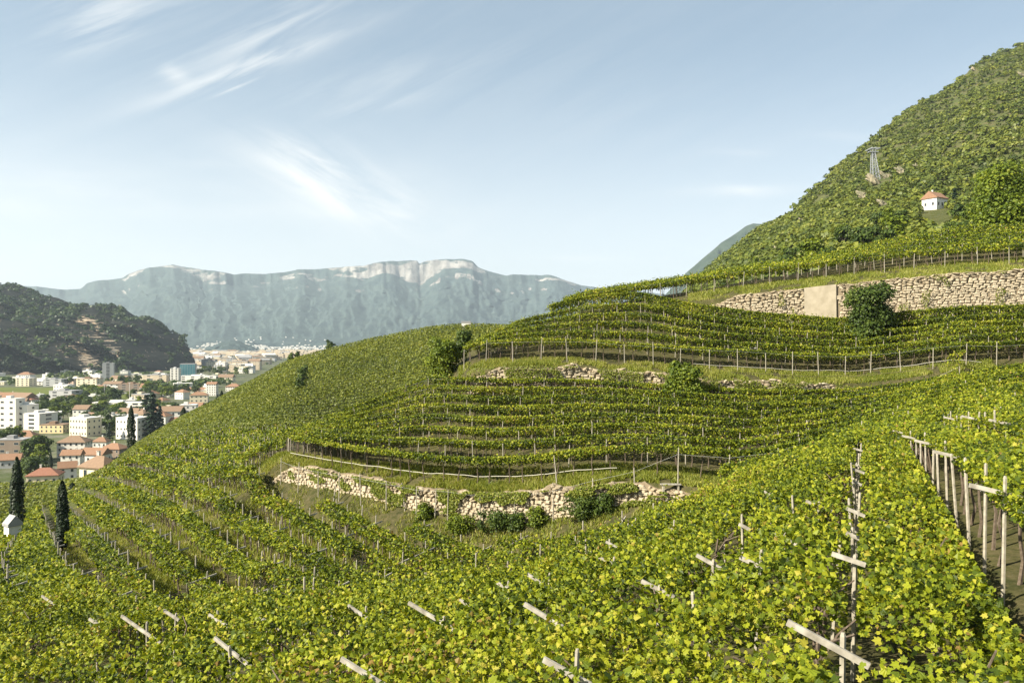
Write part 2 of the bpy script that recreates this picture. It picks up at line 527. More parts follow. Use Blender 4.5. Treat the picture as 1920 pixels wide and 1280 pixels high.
# foot of the upper wall (10), its top (11), back of that terrace (12)
G.append(line([(-900, 'c', 992, 135), (-300, 'c', 1003, 123), (0, 'c', 997, 114), (120, 'c', 957, 115), (300, 'c', 853, 118), (400, 'c', 825, 114), (480, 'c', 822, 104), (520, 'z', -14, 95), (600, 'z', -12, 92), (700, 'z', -9.3, 94), (800, 'z', -4.5, 93), (870, 'c', 630, 92), (900, 'c', 614, 90), (1000, 'c', 578, 92), (1100, 'c', 551, 94), (1200, 'c', 543, 94), (1300, 'c', 566, 92), (1400, 'c', 580, 90), (1500, 'c', 587, 89), (1570, 'c', 592, 88), (1700, 'c', 577, 86), (1800, 'c', 571, 85), (1920, 'c', 568, 84), (2150, 'c', 555, 84), (2800, 'c', 470, 82)]))
G.append(line([(-900, 'c', 991.5, 135.4), (-300, 'c', 1002.5, 123.4), (0, 'c', 996.5, 114.4), (120, 'c', 956.5, 115.4), (300, 'c', 852.5, 118.4), (400, 'c', 824.6, 114.4), (480, 'c', 822, 104.4), (520, 'z', -14, 95.4), (600, 'z', -12.1, 92.4), (700, 'z', -9.3, 94.4), (800, 'z', -4.5, 93.4), (870, 'c', 630, 92.4), (900, 'c', 614, 90.4), (1000, 'c', 577.5, 92.4), (1100, 'c', 550.5, 94.4), (1200, 'c', 541, 94.4), (1300, 'g', 566, 92.4), (1400, 'g', 553, 90.4), (1500, 'g', 543, 89.3), (1570, 'g', 535, 88.3), (1700, 'g', 521, 86.3), (1800, 'g', 513, 85.3), (1920, 'g', 507, 84.3), (2150, 'g', 495, 84.3), (2800, 'c', 469, 82.3)]))
G.append(line([(-900, 'c', 987, 142), (-300, 'c', 996, 130), (0, 'c', 991, 121), (120, 'c', 951, 123), (300, 'c', 840, 128), (400, 'c', 818, 121), (480, 'c', 818, 112), (520, 'z', -14.4, 103), (600, 'z', -13, 100), (700, 'z', -10.4, 101), (800, 'z', -5, 99), (870, 'z', -2, 99), (900, 'z', -.6, 95), (1000, 'z', 1.9, 95), (1100, 'z', 3.9, 97), (1200, 'c', 536, 98), (1300, 'g', 552, 96), (1400, 'g', 537, 94), (1500, 'g', 527, 93), (1600, 'g', 515, 92), (1700, 'g', 505, 91), (1800, 'g', 498, 90), (1920, 'g', 491, 88), (2150, 'g', 478, 88), (2800, 'c', 455, 86)]))
G.append(line([(-900, 'c', 982, 150), (-300, 'c', 990, 138), (0, 'c', 985, 129), (120, 'c', 945, 133), (300, 'c', 828, 140), (400, 'c', 812, 130), (480, 'c', 815, 122), (520, 'z', -14.6, 114), (600, 'z', -14, 112), (700, 'z', -12, 112), (800, 'z', -7, 108), (870, 'z', -4, 106), (900, 'z', -2, 104), (1000, 'z', 1.2, 101), (1100, 'z', 4.0, 101), (1200, 'c', 530, 104), (1300, 'c', 518, 108), (1400, 'c', 499, 110), (1500, 'c', 484, 110), (1600, 'c', 463, 110), (1700, 'c', 438, 110), (1800, 'c', 418, 108), (1920, 'c', 413, 106), (2150, 'c', 380, 105), (2800, 'c', 330, 105)]))
G.append(line([(-900, 'c', 968, 175), (-300, 'c', 975, 160), (0, 'c', 970, 150), (120, 'c', 934, 152), (200, 'z', -27, 152), (300, 'c', 819, 165), (400, 'c', 804, 155), (480, 'z', -16, 138), (520, 'z', -15.5, 135), (600, 'z', -16, 135), (700, 'z', -15, 135), (800, 'z', -13, 135), (900, 'z', -10, 135), (1000, 'z', -6, 130), (1100, 'z', -2, 130), (1200, 'z', 2, 130), (1300, 'z', 5, 135), (1500, 'z', 8, 140), (1700, 'z', 12, 140), (1920, 'z', 14, 140), (2800, 'z', 24, 140)]))
# crest of the far knoll (15)
G.append(line([(-900, 'g', 945, 230), (-300, 'g', 945, 215), (0, 'g', 942, 205), (100, 'g', 935, 200), (150, 'g', 912, 200), (200, 'g', 888, 205), (250, 'g', 848, 215), (300, 'g', 815, 240), (400, 'g', 760, 290), (480, 'g', 716, 330), (540, 'g', 681, 320), (620, 'g', 659, 310), (700, 'g', 640, 300), (800, 'g', 621, 285), (870, 'g', 615, 275), (950, 'g', 617, 270), (1100, 'z', 2, 260), (1300, 'z', 10, 260), (1500, 'z', 25, 260), (1700, 'z', 34, 260), (1920, 'z', 40, 260), (2800, 'z', 70, 260)]))
G.append(line([(-900, 'z', -70, 400), (0, 'z', -70, 392), (250, 'z', -70, 400), (400, 'z', -70, 430), (700, 'z', -70, 470), (950, 'z', -60, 460), (1100, 'z', -30, 440), (1300, 'z', 18, 430), (1350, 'z', 33, 430), (1430, 'g', 475, 430), (1500, 'g', 447, 430), (1600, 'g', 410, 430), (1700, 'g', 390, 430), (1800, 'g', 378, 430), (1920, 'g', 335, 430), (2150, 'g', 280, 430), (2800, 'g', 200, 430)]))
G.append(line([(-900, 'z', -70, 700), (1000, 'z', -70, 700), (1200, 'z', 0, 700), (1300, 'z', 50, 700), (1350, 'g', 494, 700), (1430, 'g', 430, 760), (1500, 'g', 384, 800), (1560, 'g', 336, 860), (1610, 'g', 290, 900), (1708, 'g', 214, 980), (1797, 'g', 156, 1050), (1808, 'g', 132, 1060), (1856, 'g', 103, 1100), (1920, 'g', 76, 1150), (2150, 'g', -30, 1200), (2800, 'g', -200, 1200)]))
G.append(line([(-900, 'z', -70, 1200), (1000, 'z', -70, 1200), (1300, 'z', -20, 1200), (1430, 'z', 60, 1250), (1600, 'z', 200, 1350), (1800, 'z', 350, 1500), (1920, 'z', 440, 1600), (2800, 'z', 650, 1700)]))
G.append(line([(-900, 'z', -70, 2600), (2800, 'z', -70, 2600)]))
G.append(line([(-900, 'z', -70.5, 12500), (2800, 'z', -70.5, 12500)]))
PXG = np.concatenate([np.arange(-900, -60, 30.0), np.arange(-60, 1980, 5.0), np.arange(1980, 2801, 30.0)])


def smooth_interp(px, P, A):
    a = np.interp(px - 14, P, A)
    b = np.interp(px, P, A)
    c = np.interp(px + 14, P, A)
    return (a + b + c) / 3


def lines_at(px):
    px = np.asarray(px, float)
    D = np.stack([smooth_interp(px, g[0], g[1]) for g in G])
    Z = np.stack([smooth_interp(px, g[0], g[2]) for g in G])
    return D, Z


def step_up(X, Y):
    """the foreground terraces step up to the right"""
    c = X - .439 * Y
    fade = np.clip((44 - Y) / 14, 0, 1)
    s = lambda a: np.clip((c - a) / .45, 0, 1)
    px = 960 + F * X / np.maximum(Y, .1)
    d3 = np.interp(px, G[3][0], G[3][1]) + 1.5
    d4 = np.interp(px, G[4][0], G[4][1])
    t = np.clip((Y - d3) / (d4 - d3), 0, 1)
    w = np.clip((px - 180) / 150, 0, 1) * np.clip((1220 - px) / 200, 0, 1)
    dip = np.interp(t, [0, .25, .5, 1], [0, -1.9, -1.7, 0]) * w
    return 1.05 * fade * s(2.1) + dip


def ground(X, Y, bump=True):
    X = np.atleast_1d(np.asarray(X, float))
    Y = np.atleast_1d(np.asarray(Y, float))
    px = 960 + F * X / np.maximum(Y, .1)
    D, Z = lines_at(px)
    out = np.full(X.shape, np.nan)
    z = np.where(Y < D[0], Z[0], np.nan)
    for k in range(len(G) - 1):
        t = (Y - D[k]) / np.maximum(D[k + 1] - D[k], 1e-3)
        ok = (t >= 0) & (t <= 1) & np.isnan(z)
        z = np.where(ok, Z[k] + (Z[k + 1] - Z[k]) * np.clip(t, 0, 1), z)
    z = np.where(np.isnan(z), Z[-1], z)
    z = z + step_up(X, Y)
    if bump:
        z = z + gbump(X, Y)
    return z


def gbump(X, Y):
    near = np.clip((300 - Y) / 100, 0, 1)
    return near * (fbm(X * .45, Y * .45, 3, 3) - .5) * .28


def gz(x, y):
    return float(ground(x, y)[0])


def sheet(name, k0, k1, subs, m, pxs=PXG, disp=None):
    D, Z = lines_at(pxs)
    rows_d, rows_z = [], []
    for k in range(k0, k1):
        n = subs[k - k0]
        for j in range(n):
            t = j / n
            rows_d.append(D[k] + (D[k + 1] - D[k]) * t)
            rows_z.append(Z[k] + (Z[k + 1] - Z[k]) * t)
    rows_d.append(D[k1])
    rows_z.append(Z[k1])
    Y = np.array(rows_d)
    ZZ = np.array(rows_z)
    X = (pxs[None, :] - 960) / F * Y
    ZZ = ZZ + step_up(X, Y) + gbump(X, Y)
    if disp:
        ZZ = ZZ + disp(X, Y)
    nr, nc = Y.shape
    V = np.stack([X, Y, ZZ], -1).reshape(-1, 3)
    i = np.arange(nr - 1)[:, None] * nc + np.arange(nc - 1)[None, :]
    q = np.stack([i, i + 1, i + nc + 1, i + nc], -1).reshape(-1, 4)
    me = mesh_np(name, V, q, np.arange(len(q)) * 4, m, smooth=True)
    o = link(name, me)
    o['kind'] = 'structure'
    return o


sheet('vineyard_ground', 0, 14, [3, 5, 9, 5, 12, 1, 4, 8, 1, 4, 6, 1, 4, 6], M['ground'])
sheet('far_vineyard_slope', 14, 16, [10, 24], M['ground_far'])
sheet('lower_hillside', 16, 17, [14], M['ground_far'])
sheet('mountain_slope', 17, 20, [30, 8, 8], M['mount'], PXG[PXG >= 1080], disp=lambda X, Y: (fbm(X * .012, Y * .012, 4, 9) - .5) * 26 * np.clip((Y - 440) / 200, 0, 1))
sheet('valley_floor', 17, 21, [4, 4, 8, 14], M['valley'], PXG[PXG <= 1080])


# ------------------------------------------------------------------ foliage builders
LEAF = np.array([(0, -.35, 0), (.30, -.48, -.07), (.52, -.16, -.12), (.33, -.02, -.05), (.50, .28, -.13), (.20, .27, -.03), (0, .62, -.06),
                 (-.20, .27, -.03), (-.50, .28, -.13), (-.33, -.02, -.05), (-.52, -.16, -.12), (-.30, -.48, -.07)], float)
LEAF_F = [[0, 1, 2, 3, 4, 5, 6], [0, 6, 7, 8, 9, 10, 11]]
FOLD = np.array([(0, -.5, 0), (.48, -.05, -.15), (0, .55, 0), (-.48, -.05, -.15)], float)
FOLD_F = [[0, 1, 2], [0, 2, 3]]
KITE = np.array([(-.5, -.38, 0), (.42, -.5, 0), (.5, .4, 0), (-.38, .5, 0)], float)
KITE_F = [[0, 1, 2, 3]]


def frames(n, bias, spread, rng):
    nrm = bias + rng.normal(0, spread, (n, 3))
    nrm /= np.linalg.norm(nrm, axis=1)[:, None] + 1e-9
    r = rng.normal(0, 1, (n, 3))
    t = np.cross(nrm, r)
    t /= np.linalg.norm(t, axis=1)[:, None] + 1e-9
    b = np.cross(nrm, t)
    return t, b, nrm


def leaves(P, size, bias, spread, templ, rng):
    T, TF = templ
    n = len(P)
    t, b, nr = frames(n, bias, spread, rng)
    s = np.asarray(size).reshape(-1, 1, 1) if np.ndim(size) else size
    V = P[:, None, :] + s * (T[None, :, 0:1] * t[:, None, :] + T[None, :, 1:2] * b[:, None, :] + T[None, :, 2:3] * nr[:, None, :])
    k = len(T)
    loops, starts, pos = [], [], 0
    base = (np.arange(n) * k)[:, None]
    fl = np.concatenate([np.array(f) for f in TF])
    L = (base + fl[None, :]).ravel()
    lens = np.array([len(f) for f in TF])
    offs = np.concatenate([[0], np.cumsum(lens)[:-1]])
    st = (np.arange(n)[:, None] * lens.sum() + offs[None, :]).ravel()
    return V.reshape(-1, 3), L, st, len(TF)


TREE_N = {}
ALL_TRI = [0]


TALLY = {}


def leaf_mesh(name, P, size, bias, spread, templ, m, rnd, rng):
    TALLY[name + m.name] = TALLY.get(name + m.name, 0) + len(P) * sum(len(f) - 2 for f in templ[1])
    V, L, st, nf = leaves(P, size, bias, spread, templ, rng)
    ALL_TRI[0] += len(P) * sum(len(f) - 2 for f in templ[1])
    return mesh_np(name, V, L, st, m, {'rnd': np.repeat(rnd, nf)})


GRAPE = (LEAF, LEAF_F)
FOLDL = (FOLD, FOLD_F)
KITEL = (KITE, KITE_F)


class Path:
    def __init__(s, XY):
        XY = np.asarray(XY, float)
        seg = np.linalg.norm(np.diff(XY, axis=0), axis=1)
        s.s = np.concatenate([[0], np.cumsum(seg)])
        s.XY = XY
        s.len = s.s[-1]

    def at(s, t):
        return np.stack([np.interp(t, s.s, s.XY[:, 0]), np.interp(t, s.s, s.XY[:, 1])], -1)

    def tan(s, t):
        a = s.at(np.clip(np.asarray(t) - .6, 0, s.len))
        b = s.at(np.clip(np.asarray(t) + .6, 0, s.len))
        d = b - a
        return d / (np.linalg.norm(d, axis=-1, keepdims=True) + 1e-9)


def post_mesh(name, w, h):
    mb = MB()
    mb.tube([(0, 0, -.3), (0, 0, h * .5), (0, 0, h - .04), (0, 0, h)], [w / 2, w / 2 * .95, w / 2 * .9, w / 2 * .55], 6)
    return mb.mesh(name, M['post'])


POSTS = [post_mesh('post', .08, 2.2), post_mesh('post', .075, 2.3), post_mesh('post', .085, 2.1)]
POST_SHORT = [post_mesh('post', .08, 1.92), post_mesh('post', .07, 2.05), post_mesh('post', .075, 2.2)]


def trunk_mesh(seed):
    r = random.Random(seed)
    mb = MB()
    x = y = 0
    pts = [(0, 0, -.1)]
    for k in range(1, 5):
        x += r.uniform(-.09, .09)
        y += r.uniform(-.09, .09)
        pts.append((x, y, k * .44))
    mb.tube(pts, [.05, .04, .036, .03, .025], 5)
    mb.tube([pts[3], (x + r.uniform(.1, .3), y + .2, 1.75), (x + .35, y + .55, 1.95)], [.025, .02, .014], 4)
    mb.tube([pts[3], (x - r.uniform(.1, .3), y + .2, 1.7), (x - .4, y + .4, 1.9)], [.025, .018, .012], 4)
    return mb.mesh('vine_trunk', M['bark'])


TRUNKS = [trunk_mesh(i) for i in range(6)]


def vine_row(path, uphill, label, group, width=1.75, hf=2.0, hb=1.8, dens=110, size=.17, templ=FOLDL, m=None, curtain=.6,
             posts=2.65, trunks=1.25, seed=0, cat='vine row', beams=False, holes=.30, wires=True, thick=.16, post_off=0.0,
             beam_every=1, shoots=.06, postset=None, phase=0.0, adapt=None, post_range=(0, 1), widen=False, cur_dens=1.0):
    """one pergola row: path is the valley-side edge, uphill = +1 / -1 side of the path on which the roof lies"""
    rng = np.random.default_rng(seed + 100)
    ln = path.len
    mid = path.at(ln / 2)
    org = Vector((mid[0], mid[1], gz(*mid)))
    t = thing('vine_row', label, cat, org, group)
    o3 = np.array(org)
    n = int(ln * width * dens * (1.3 if widen else 1))
    s = rng.uniform(0, ln, n)
    u = rng.uniform(0, 1, n) * width
    if widen:
        u = u * (1 + .5 * np.clip((path.at(s)[:, 1] - 64) / 10, 0, 1))
    if adapt:
        kk = rng.random(n) < np.minimum(1, (adapt / path.at(s)[:, 1]) ** 1.45)
        s, u = s[kk], u[kk]
    hol = fbm(s * .55 + seed * 13.7, u * .8 + seed, 3, seed)
    keep = hol > holes
    s, u = s[keep], u[keep]
    xy = path.at(s)
    tn = path.tan(s)
    N2 = np.stack([-tn[:, 1], tn[:, 0]], -1) * uphill
    gg = ground(xy[:, 0], xy[:, 1], False)
    und = (fbm(s * .35 + seed * 3.1, u * .5, 3, seed + 5) - .5) * .36
    h = hf + (hb - hf) * u / width + und + rng.normal(0, thick, len(s))
    edge = np.abs(u / width - .5) * 2
    h -= np.clip(edge - .75, 0, 1) * rng.uniform(0, .9, len(s))
    sh = rng.random(len(s)) < shoots
    h = np.where(sh, h + rng.uniform(.1, .45, len(s)), h)
    P = np.concatenate([xy + N2 * u[:, None], (gg + h)[:, None]], 1)
    bias = np.tile([[-.25, -.25, .9]], (len(s), 1))
    # hanging curtain on the valley side
    nc = int(ln * curtain * dens * .9 * cur_dens)
    s2 = rng.uniform(0, ln, nc)
    if adapt:
        s2 = s2[rng.random(nc) < np.minimum(1, (adapt / path.at(s2)[:, 1]) ** 1.45)]
        nc = len(s2)
    drop = rng.random(nc) ** 1.3 * curtain * (.45 + 1.1 * fbm(s2 * .9 + seed, s2 * 0, 3, seed + 9))
    u2 = rng.uniform(-.22, .12, nc)
    xy2 = path.at(s2)
    tn2 = path.tan(s2)
    N22 = np.stack([-tn2[:, 1], tn2[:, 0]], -1) * uphill
    g2 = ground(xy2[:, 0], xy2[:, 1], False)
    P2 = np.concatenate([xy2 + N22 * u2[:, None], (g2 + hf + .05 - drop)[:, None]], 1)
    b2 = np.concatenate([-N22 * .8, np.full((nc, 1), .45)], 1)
    PP = np.concatenate([P, P2]) - o3
    bb = np.concatenate([bias, b2])
    rnd = np.clip(rng.beta(1.6, 1.9, len(PP)) + (fbm(np.concatenate([s, s2]) * .3, np.concatenate([u, u2]) * .3 + seed, 2, 4) - .5) * .5, 0, .97)
    rnd = np.where(rng.random(len(PP)) < .006, 1.0, rnd)
    sz = size * rng.uniform(.65, 1.3, len(PP))
    if adapt:
        sz = sz * np.maximum(1, ((PP[:, 1] + org.y) / adapt) ** .72)
    f = link('foliage', leaf_mesh('foliage', PP, sz, bb * .8, .65, templ, m or M['vine'], rnd, rng), t)
    f['kind'] = 'stuff'
    tops = []
    if posts:
        k = 0
        sp = posts * (.35 + .3 * phase)
        ps = postset or POST_SHORT
        while sp < ln - .2:
            q = path.at(sp)
            tt = path.tan(sp)
            nn = np.array([-tt[1], tt[0]]) * uphill
            q = q - nn * ((post_off if sp / ln < post_range[1] else 0) + .08)
            z = gz(*q)
            po = link('post', ps[k % len(ps)], t, (q[0] - org.x, q[1] - org.y, z - org.z),
                      (rng.normal(0, .03), rng.normal(0, .03), rng.uniform(0, 3)), (1, 1, rng.uniform(.92, 1.08)))
            tops.append((q[0] - org.x, q[1] - org.y, z - org.z + 1.95))
            if beams and k % beam_every == 0:
                mb = MB()
                a = Vector((q[0] - org.x, q[1] - org.y, z - org.z + hf + .02))
                nv = Vector((nn[0], nn[1], 0))
                mb.bar(a - nv * .55 + Vector((0, 0, .12)), a + nv * .8 - Vector((0, 0, .16)), .045, .08)
                link('crossbeam', mb.mesh('crossbeam', M['beam']), t)
            sp += posts * rng.uniform(.93, 1.07)
            k += 1
    if trunks:
        sp = .6
        k = 0
        while sp < ln - .2:
            q = path.at(sp)
            tt = path.tan(sp)
            nn = np.array([-tt[1], tt[0]]) * uphill
            q = q + nn * rng.uniform(.25, .5)
            ang = math.atan2(nn[1], nn[0]) - math.pi / 2
            link('vine_trunk', TRUNKS[int(rng.integers(6))], t, (q[0] - org.x, q[1] - org.y, gz(*q) - org.z), (0, 0, ang + rng.normal(0, .3)))
            sp += trunks * rng.uniform(.8, 1.25)
            k += 1
    if wires and len(tops) > 1:
        mb = MB()
        mb.tube([(a[0], a[1], a[2]) for a in tops], .006, 3)
        link('wire', mb.mesh('wire', M['wire']), t)
    return t, org


def curve_px(k_or_D, p0, p1, off, step=10, cut=None):
    """plan curve along bearings p0..p1 at line k plus an offset in depth"""
    px = np.arange(p0, p1 + .1, step, dtype=float)
    D, Z = lines_at(px)
    return px, D


ORD = ['lowest', 'second', 'third', 'fourth', 'fifth', 'sixth', 'seventh', 'eighth', 'ninth', 'tenth', 'eleventh', 'twelfth', 'thirteenth', 'fourteenth', 'fifteenth']


def smooth_path(X, Y):
    XY = np.stack([X, Y], -1)
    for _ in range(4):
        XY[1:-1] = (XY[:-2] + 2 * XY[1:-1] + XY[2:]) / 4
    return Path(XY)


# rows on the round knoll between the lower and the middle wall
px = np.arange(530, 2081, 10.0)
D, Z = lines_at(px)
scale = np.clip((D[8] - D[7]) / 19.6, .78, 1.12)
for k in range(-5, 8):
    d = D[7] - 1.9 + k * 2.9 * scale
    ok = d < D[8] + .6
    if k < 0:
        ok = (px > 1345) & (d > D[3] + 2.2)
    elif k == 0:
        ok = ok & (px > 0)
    # keep the connected stretch
    idx = np.where(ok)[0]
    if len(idx) < 6:
        continue
    i0 = idx[0]
    if k == 0:
        i0 = 2
    dd = d[i0:]
    pp = px[i0:]
    okk = ok[i0:]
    last = len(okk) if okk.all() else int(np.argmin(okk)) if np.argmin(okk) > 60 else len(okk)
    # several stretches merge at the left crest: take the longest run
    runs, st = [], None
    for j, f_ in enumerate(ok):
        if f_ and st is None:
            st = j
        if (not f_ or j == len(ok) - 1) and st is not None:
            runs.append((j - st, st, j))
            st = None
    _, a, b = max(runs)
    if k == 0:
        a = 1
    if b - a < 5:
        continue
    pth = smooth_path((px[a:b] - 960) / F * d[a:b], d[a:b])
    vine_row(pth, 1, ('%s vine row of the round knoll, counting up from the lower stone wall' % (ORD[k] if k else 'front')) if k >= 0 else '%s short vine row right of the end of the lower stone wall, counting down' % ['', 'first', 'second', 'third', 'fourth', 'fifth'][-k],
             'vine rows on the round knoll', seed=20 + k, phase=(k * .37) % 1, post_off=(1.1 if k == 0 else 0), post_range=(0, .62) if k == 0 else (0, 1),
             postset=POSTS if k == 0 else None, dens=125, size=.15, width=2.2, hf=2.12, hb=1.4, curtain=.36, cur_dens=2.6, thick=.09, holes=.12, shoots=.05)

# rows between the middle and the upper wall
px = np.arange(870, 2081, 10.0)
D, Z = lines_at(px)
nC = 6
for k in range(nC):
    w = k / (nC - 1)
    d = D[10] - .5 + (D[11] - D[10] - 1.2) * w
    a = [0, 0, 3, 6, 9, 16][k]
    X = (px[a:] - 960) / F * d[a:]
    vine_row(smooth_path(X, d[a:]), 1, '%s vine row between the middle wall and the big upper wall, counting up' % ORD[k],
             'vine rows above the middle terrace', seed=40 + k, phase=(k * .41) % 1, post_off=.5 if k == 0 else 0,
             postset=POSTS if k == 0 else None, beams=False, dens=110, size=.165, width=1.95 if k < 5 else 1.3, hf=2.0 if k < 5 else 2.3, hb=1.5 if k < 5 else 1.9, curtain=.36 if k < 5 else 1.25, cur_dens=2.6, thick=.12, holes=.22)
# rows above the upper wall
px = np.arange(1060, 2081, 10.0)
D, Z = lines_at(px)
for k in range(6):
    w = k / 6
    d = D[13] - .3 + (D[14] - D[13]) * w
    a = 0 if k else 2
    vine_row(smooth_path((px[a:] - 960) / F * d[a:], d[a:]), 1, '%s vine row above the big upper stone wall, counting up' % ORD[k],
             'vine rows above the upper wall', seed=60 + k, phase=(k * .43) % 1, dens=75, size=.21, width=2.2, hf=2.1, hb=1.7, curtain=.6, holes=.2, posts=3.2, trunks=0 if k > 1 else 1.6)

# lower bowl and left slope: rows running down towards the lens
MAST = np.array([(-78, 161), (-45, 106), (-33, 86), (-21, 66), (-14, 54.5), (-8, 45.5), (-2.5, 39.5), (4, 36), (12, 34.5)], float)


def offset_curve(P, off):
    t = np.zeros_like(P)
    t[1:-1] = P[2:] - P[:-2]
    t[0] = P[1] - P[0]
    t[-1] = P[-1] - P[-2]
    t /= np.linalg.norm(t, axis=1)[:, None]
    n = np.stack([-t[:, 1], t[:, 0]], -1)      # to the left of travel = up right in plan
    return P + n * off


def dense(P, step=1.5):
    p = Path(P)
    return p.at(np.arange(0, p.len, step))


def lower_ok(X, Y):
    px = 960 + F * X / Y
    D, Z = lines_at(px)
    hi = np.where(px > 500, D[4] + .3, np.interp(px, [-900, 0, 200, 300, 400, 470, 500], [170, 150, 150, 165, 160, 140, 120]))
    return ((Y > D[3] + 2.0) & (Y < hi) | (px > 440) & (px < 560) & (Y > D[8] + 2) & (Y < 128)) & (px > -160) & (px < 1330)


nrow = 0
mast_d = dense(MAST)
for _ in range(6):
    mast_d[1:-1] = (mast_d[:-2] + 2 * mast_d[1:-1] + mast_d[2:]) / 4
for k in range(6, -27, -1):
    C = offset_curve(mast_d, k * 2.95 if k > -4 else -3 * 2.95 + (k + 3) * 2.95)
    ok = lower_ok(C[:, 0], C[:, 1])
    runs, st = [], None
    for j, f_ in enumerate(ok):
        if f_ and st is None:
            st = j
        if (not f_ or j == len(ok) - 1) and st is not None:
            runs.append((j - st, st, j))
            st = None
    for ln_, a, b in runs:
        if ln_ < 4:
            continue
        pth = Path(C[a:b])
        cy = C[a:b, 1].mean()
        far = k < -5
        side = 'right' if k > 2 else ('middle' if k > -5 else 'left')
        lab = {'right': 'vine row under the lower stone wall, %s from the wall' % ORD[min(nrow, 14)].replace('lowest', 'nearest'),
               'middle': 'vine row with grassy lane in the hollow, %s from the wall foot' % ORD[min(nrow, 14)].replace('lowest', 'nearest'),
               'left': 'vine row running down the left slope behind the near pergolas'}[side]
        grp = None if side != 'left' else 'vine rows running down the left slope'
        lane = side != 'left'
        vine_row(pth, -1, lab, grp or 'vine rows in the hollow under the wall', seed=100 + nrow, width=1.15 if lane else 2.55, hf=1.8 if lane else 1.9, hb=1.55 if lane else 1.8,
                 dens=150 if lane else 100, size=.145 if lane else .17, templ=FOLDL if not far else KITEL, adapt=38, thick=.13,
                 curtain=.35 if lane else .2, posts=2.3, postset=[post_mesh('post', .085, 2.3), post_mesh('post', .08, 2.1), post_mesh('post', .09, 2.45)] if nrow else POSTS, trunks=0 if not lane else 1.4, beams=True, beam_every=2 if far else 3, phase=(nrow * .37) % 1, holes=.3 if lane else .22,
                 wires=False, widen=lane)
        nrow += 1

# ------------------------------------------------------------------ foreground pergolas


def fg_ok(X, Y, c, margin=0):
    px = 960 + F * X / Y
    D, Z = lines_at(px)
    return (Y < D[3] + 1.5 + margin) & (px > -200) & (px < 2150) & (Y > 4.5)


def canopy_hit(px, py):
    d = np.linspace(5, 60, 1200)
    X = (px - 960) / F * d
    z = ground(X, d, False) + CW
    y = 640 - z / d * F
    i = np.where(y < py)[0]
    dd = d[i[0]] if len(i) else 40
    return (px - 960) / F * dd, dd


RDIR = np.array([.402, .916])
PDIR = np.array([.916, -.402])
FG_POSTS = [(1575, 1205, 1), (1068, 1243, 1), (693, 1243, 1), (445, 1205, 1), (277, 1165, 1.3), (185, 1148, .8), (97, 1108, .8), (690, 1132, 1.2), (830, 1150, 1.2),
            (516, 1150, .7), (410, 1140, .6), (325, 1135, .5), (1052, 1150, 1.1), (1022, 1075, .9), (1230, 1078, .7), (1312, 1115, 1.2), (1415, 1035, 1), (1330, 1030, 1), (1145, 1030, .9),
            (1495, 925, .4), (1530, 925, .8), (1470, 990, .7), (1395, 968, .6), (1560, 1000, .4),
            (1150, 1000, .6), (960, 1085, .6), (880, 1110, .7), (620, 1130, .5), (1260, 968, .5), (1360, 930, .4), (1440, 905, .4), (1205, 950, .5)]
for i_ in range(9):
    y_ = 13.5 + i_ * 2.6
    z_ = float(ground(.439 * y_ - .15, y_, False)[0]) + CW
    FG_POSTS.append((960 + F * (.439 * y_ - .15) / y_, 640 - z_ / y_ * F - 20, .45 + .3 * (i_ % 3 == 0)))
rows_fg = {}
NEAR_KEEP = [None]


def one_leaf(i):
    V = LEAF.copy()
    V[:, 2] *= 1 + .4 * (i % 3)
    V[:, 0] *= 1 + .1 * (i % 2)
    me = mesh_np('leaf', V, [a for f in LEAF_F for a in f], [0, 7], M['vine'], {'rnd': [.1 + .8 * ((i * .37) % 1)] * 2})
    return me


LEAVES = [one_leaf(i) for i in range(8)]


def near_leaves(P, org, t, rng, k, cnt=75):
    """the leaves that show largest become parts of their own"""
    Wp = P + np.array(org)
    vis = (np.abs(Wp[:, 0] / Wp[:, 1]) < .66) & (-Wp[:, 2] / Wp[:, 1] < .45)
    top = Wp[:, 2] - ground(Wp[:, 0], Wp[:, 1], False) > 1.95
    dist = np.where(vis & top, Wp[:, 1], 1e6)
    idx = np.argsort(dist)[:cnt]
    keep = np.ones(len(P), bool)
    for i in idx:
        if dist[i] > 1e5:
            continue
        keep[i] = False
        sc = .095 * rng.uniform(.8, 1.3)
        link('leaf', LEAVES[int(rng.integers(8))], t, tuple(P[i] + [0, 0, .05]), (rng.normal(.25, .45), rng.normal(-.1, .45), rng.uniform(0, 6.28)), (sc, sc, sc))
    NEAR_KEEP[0] = keep


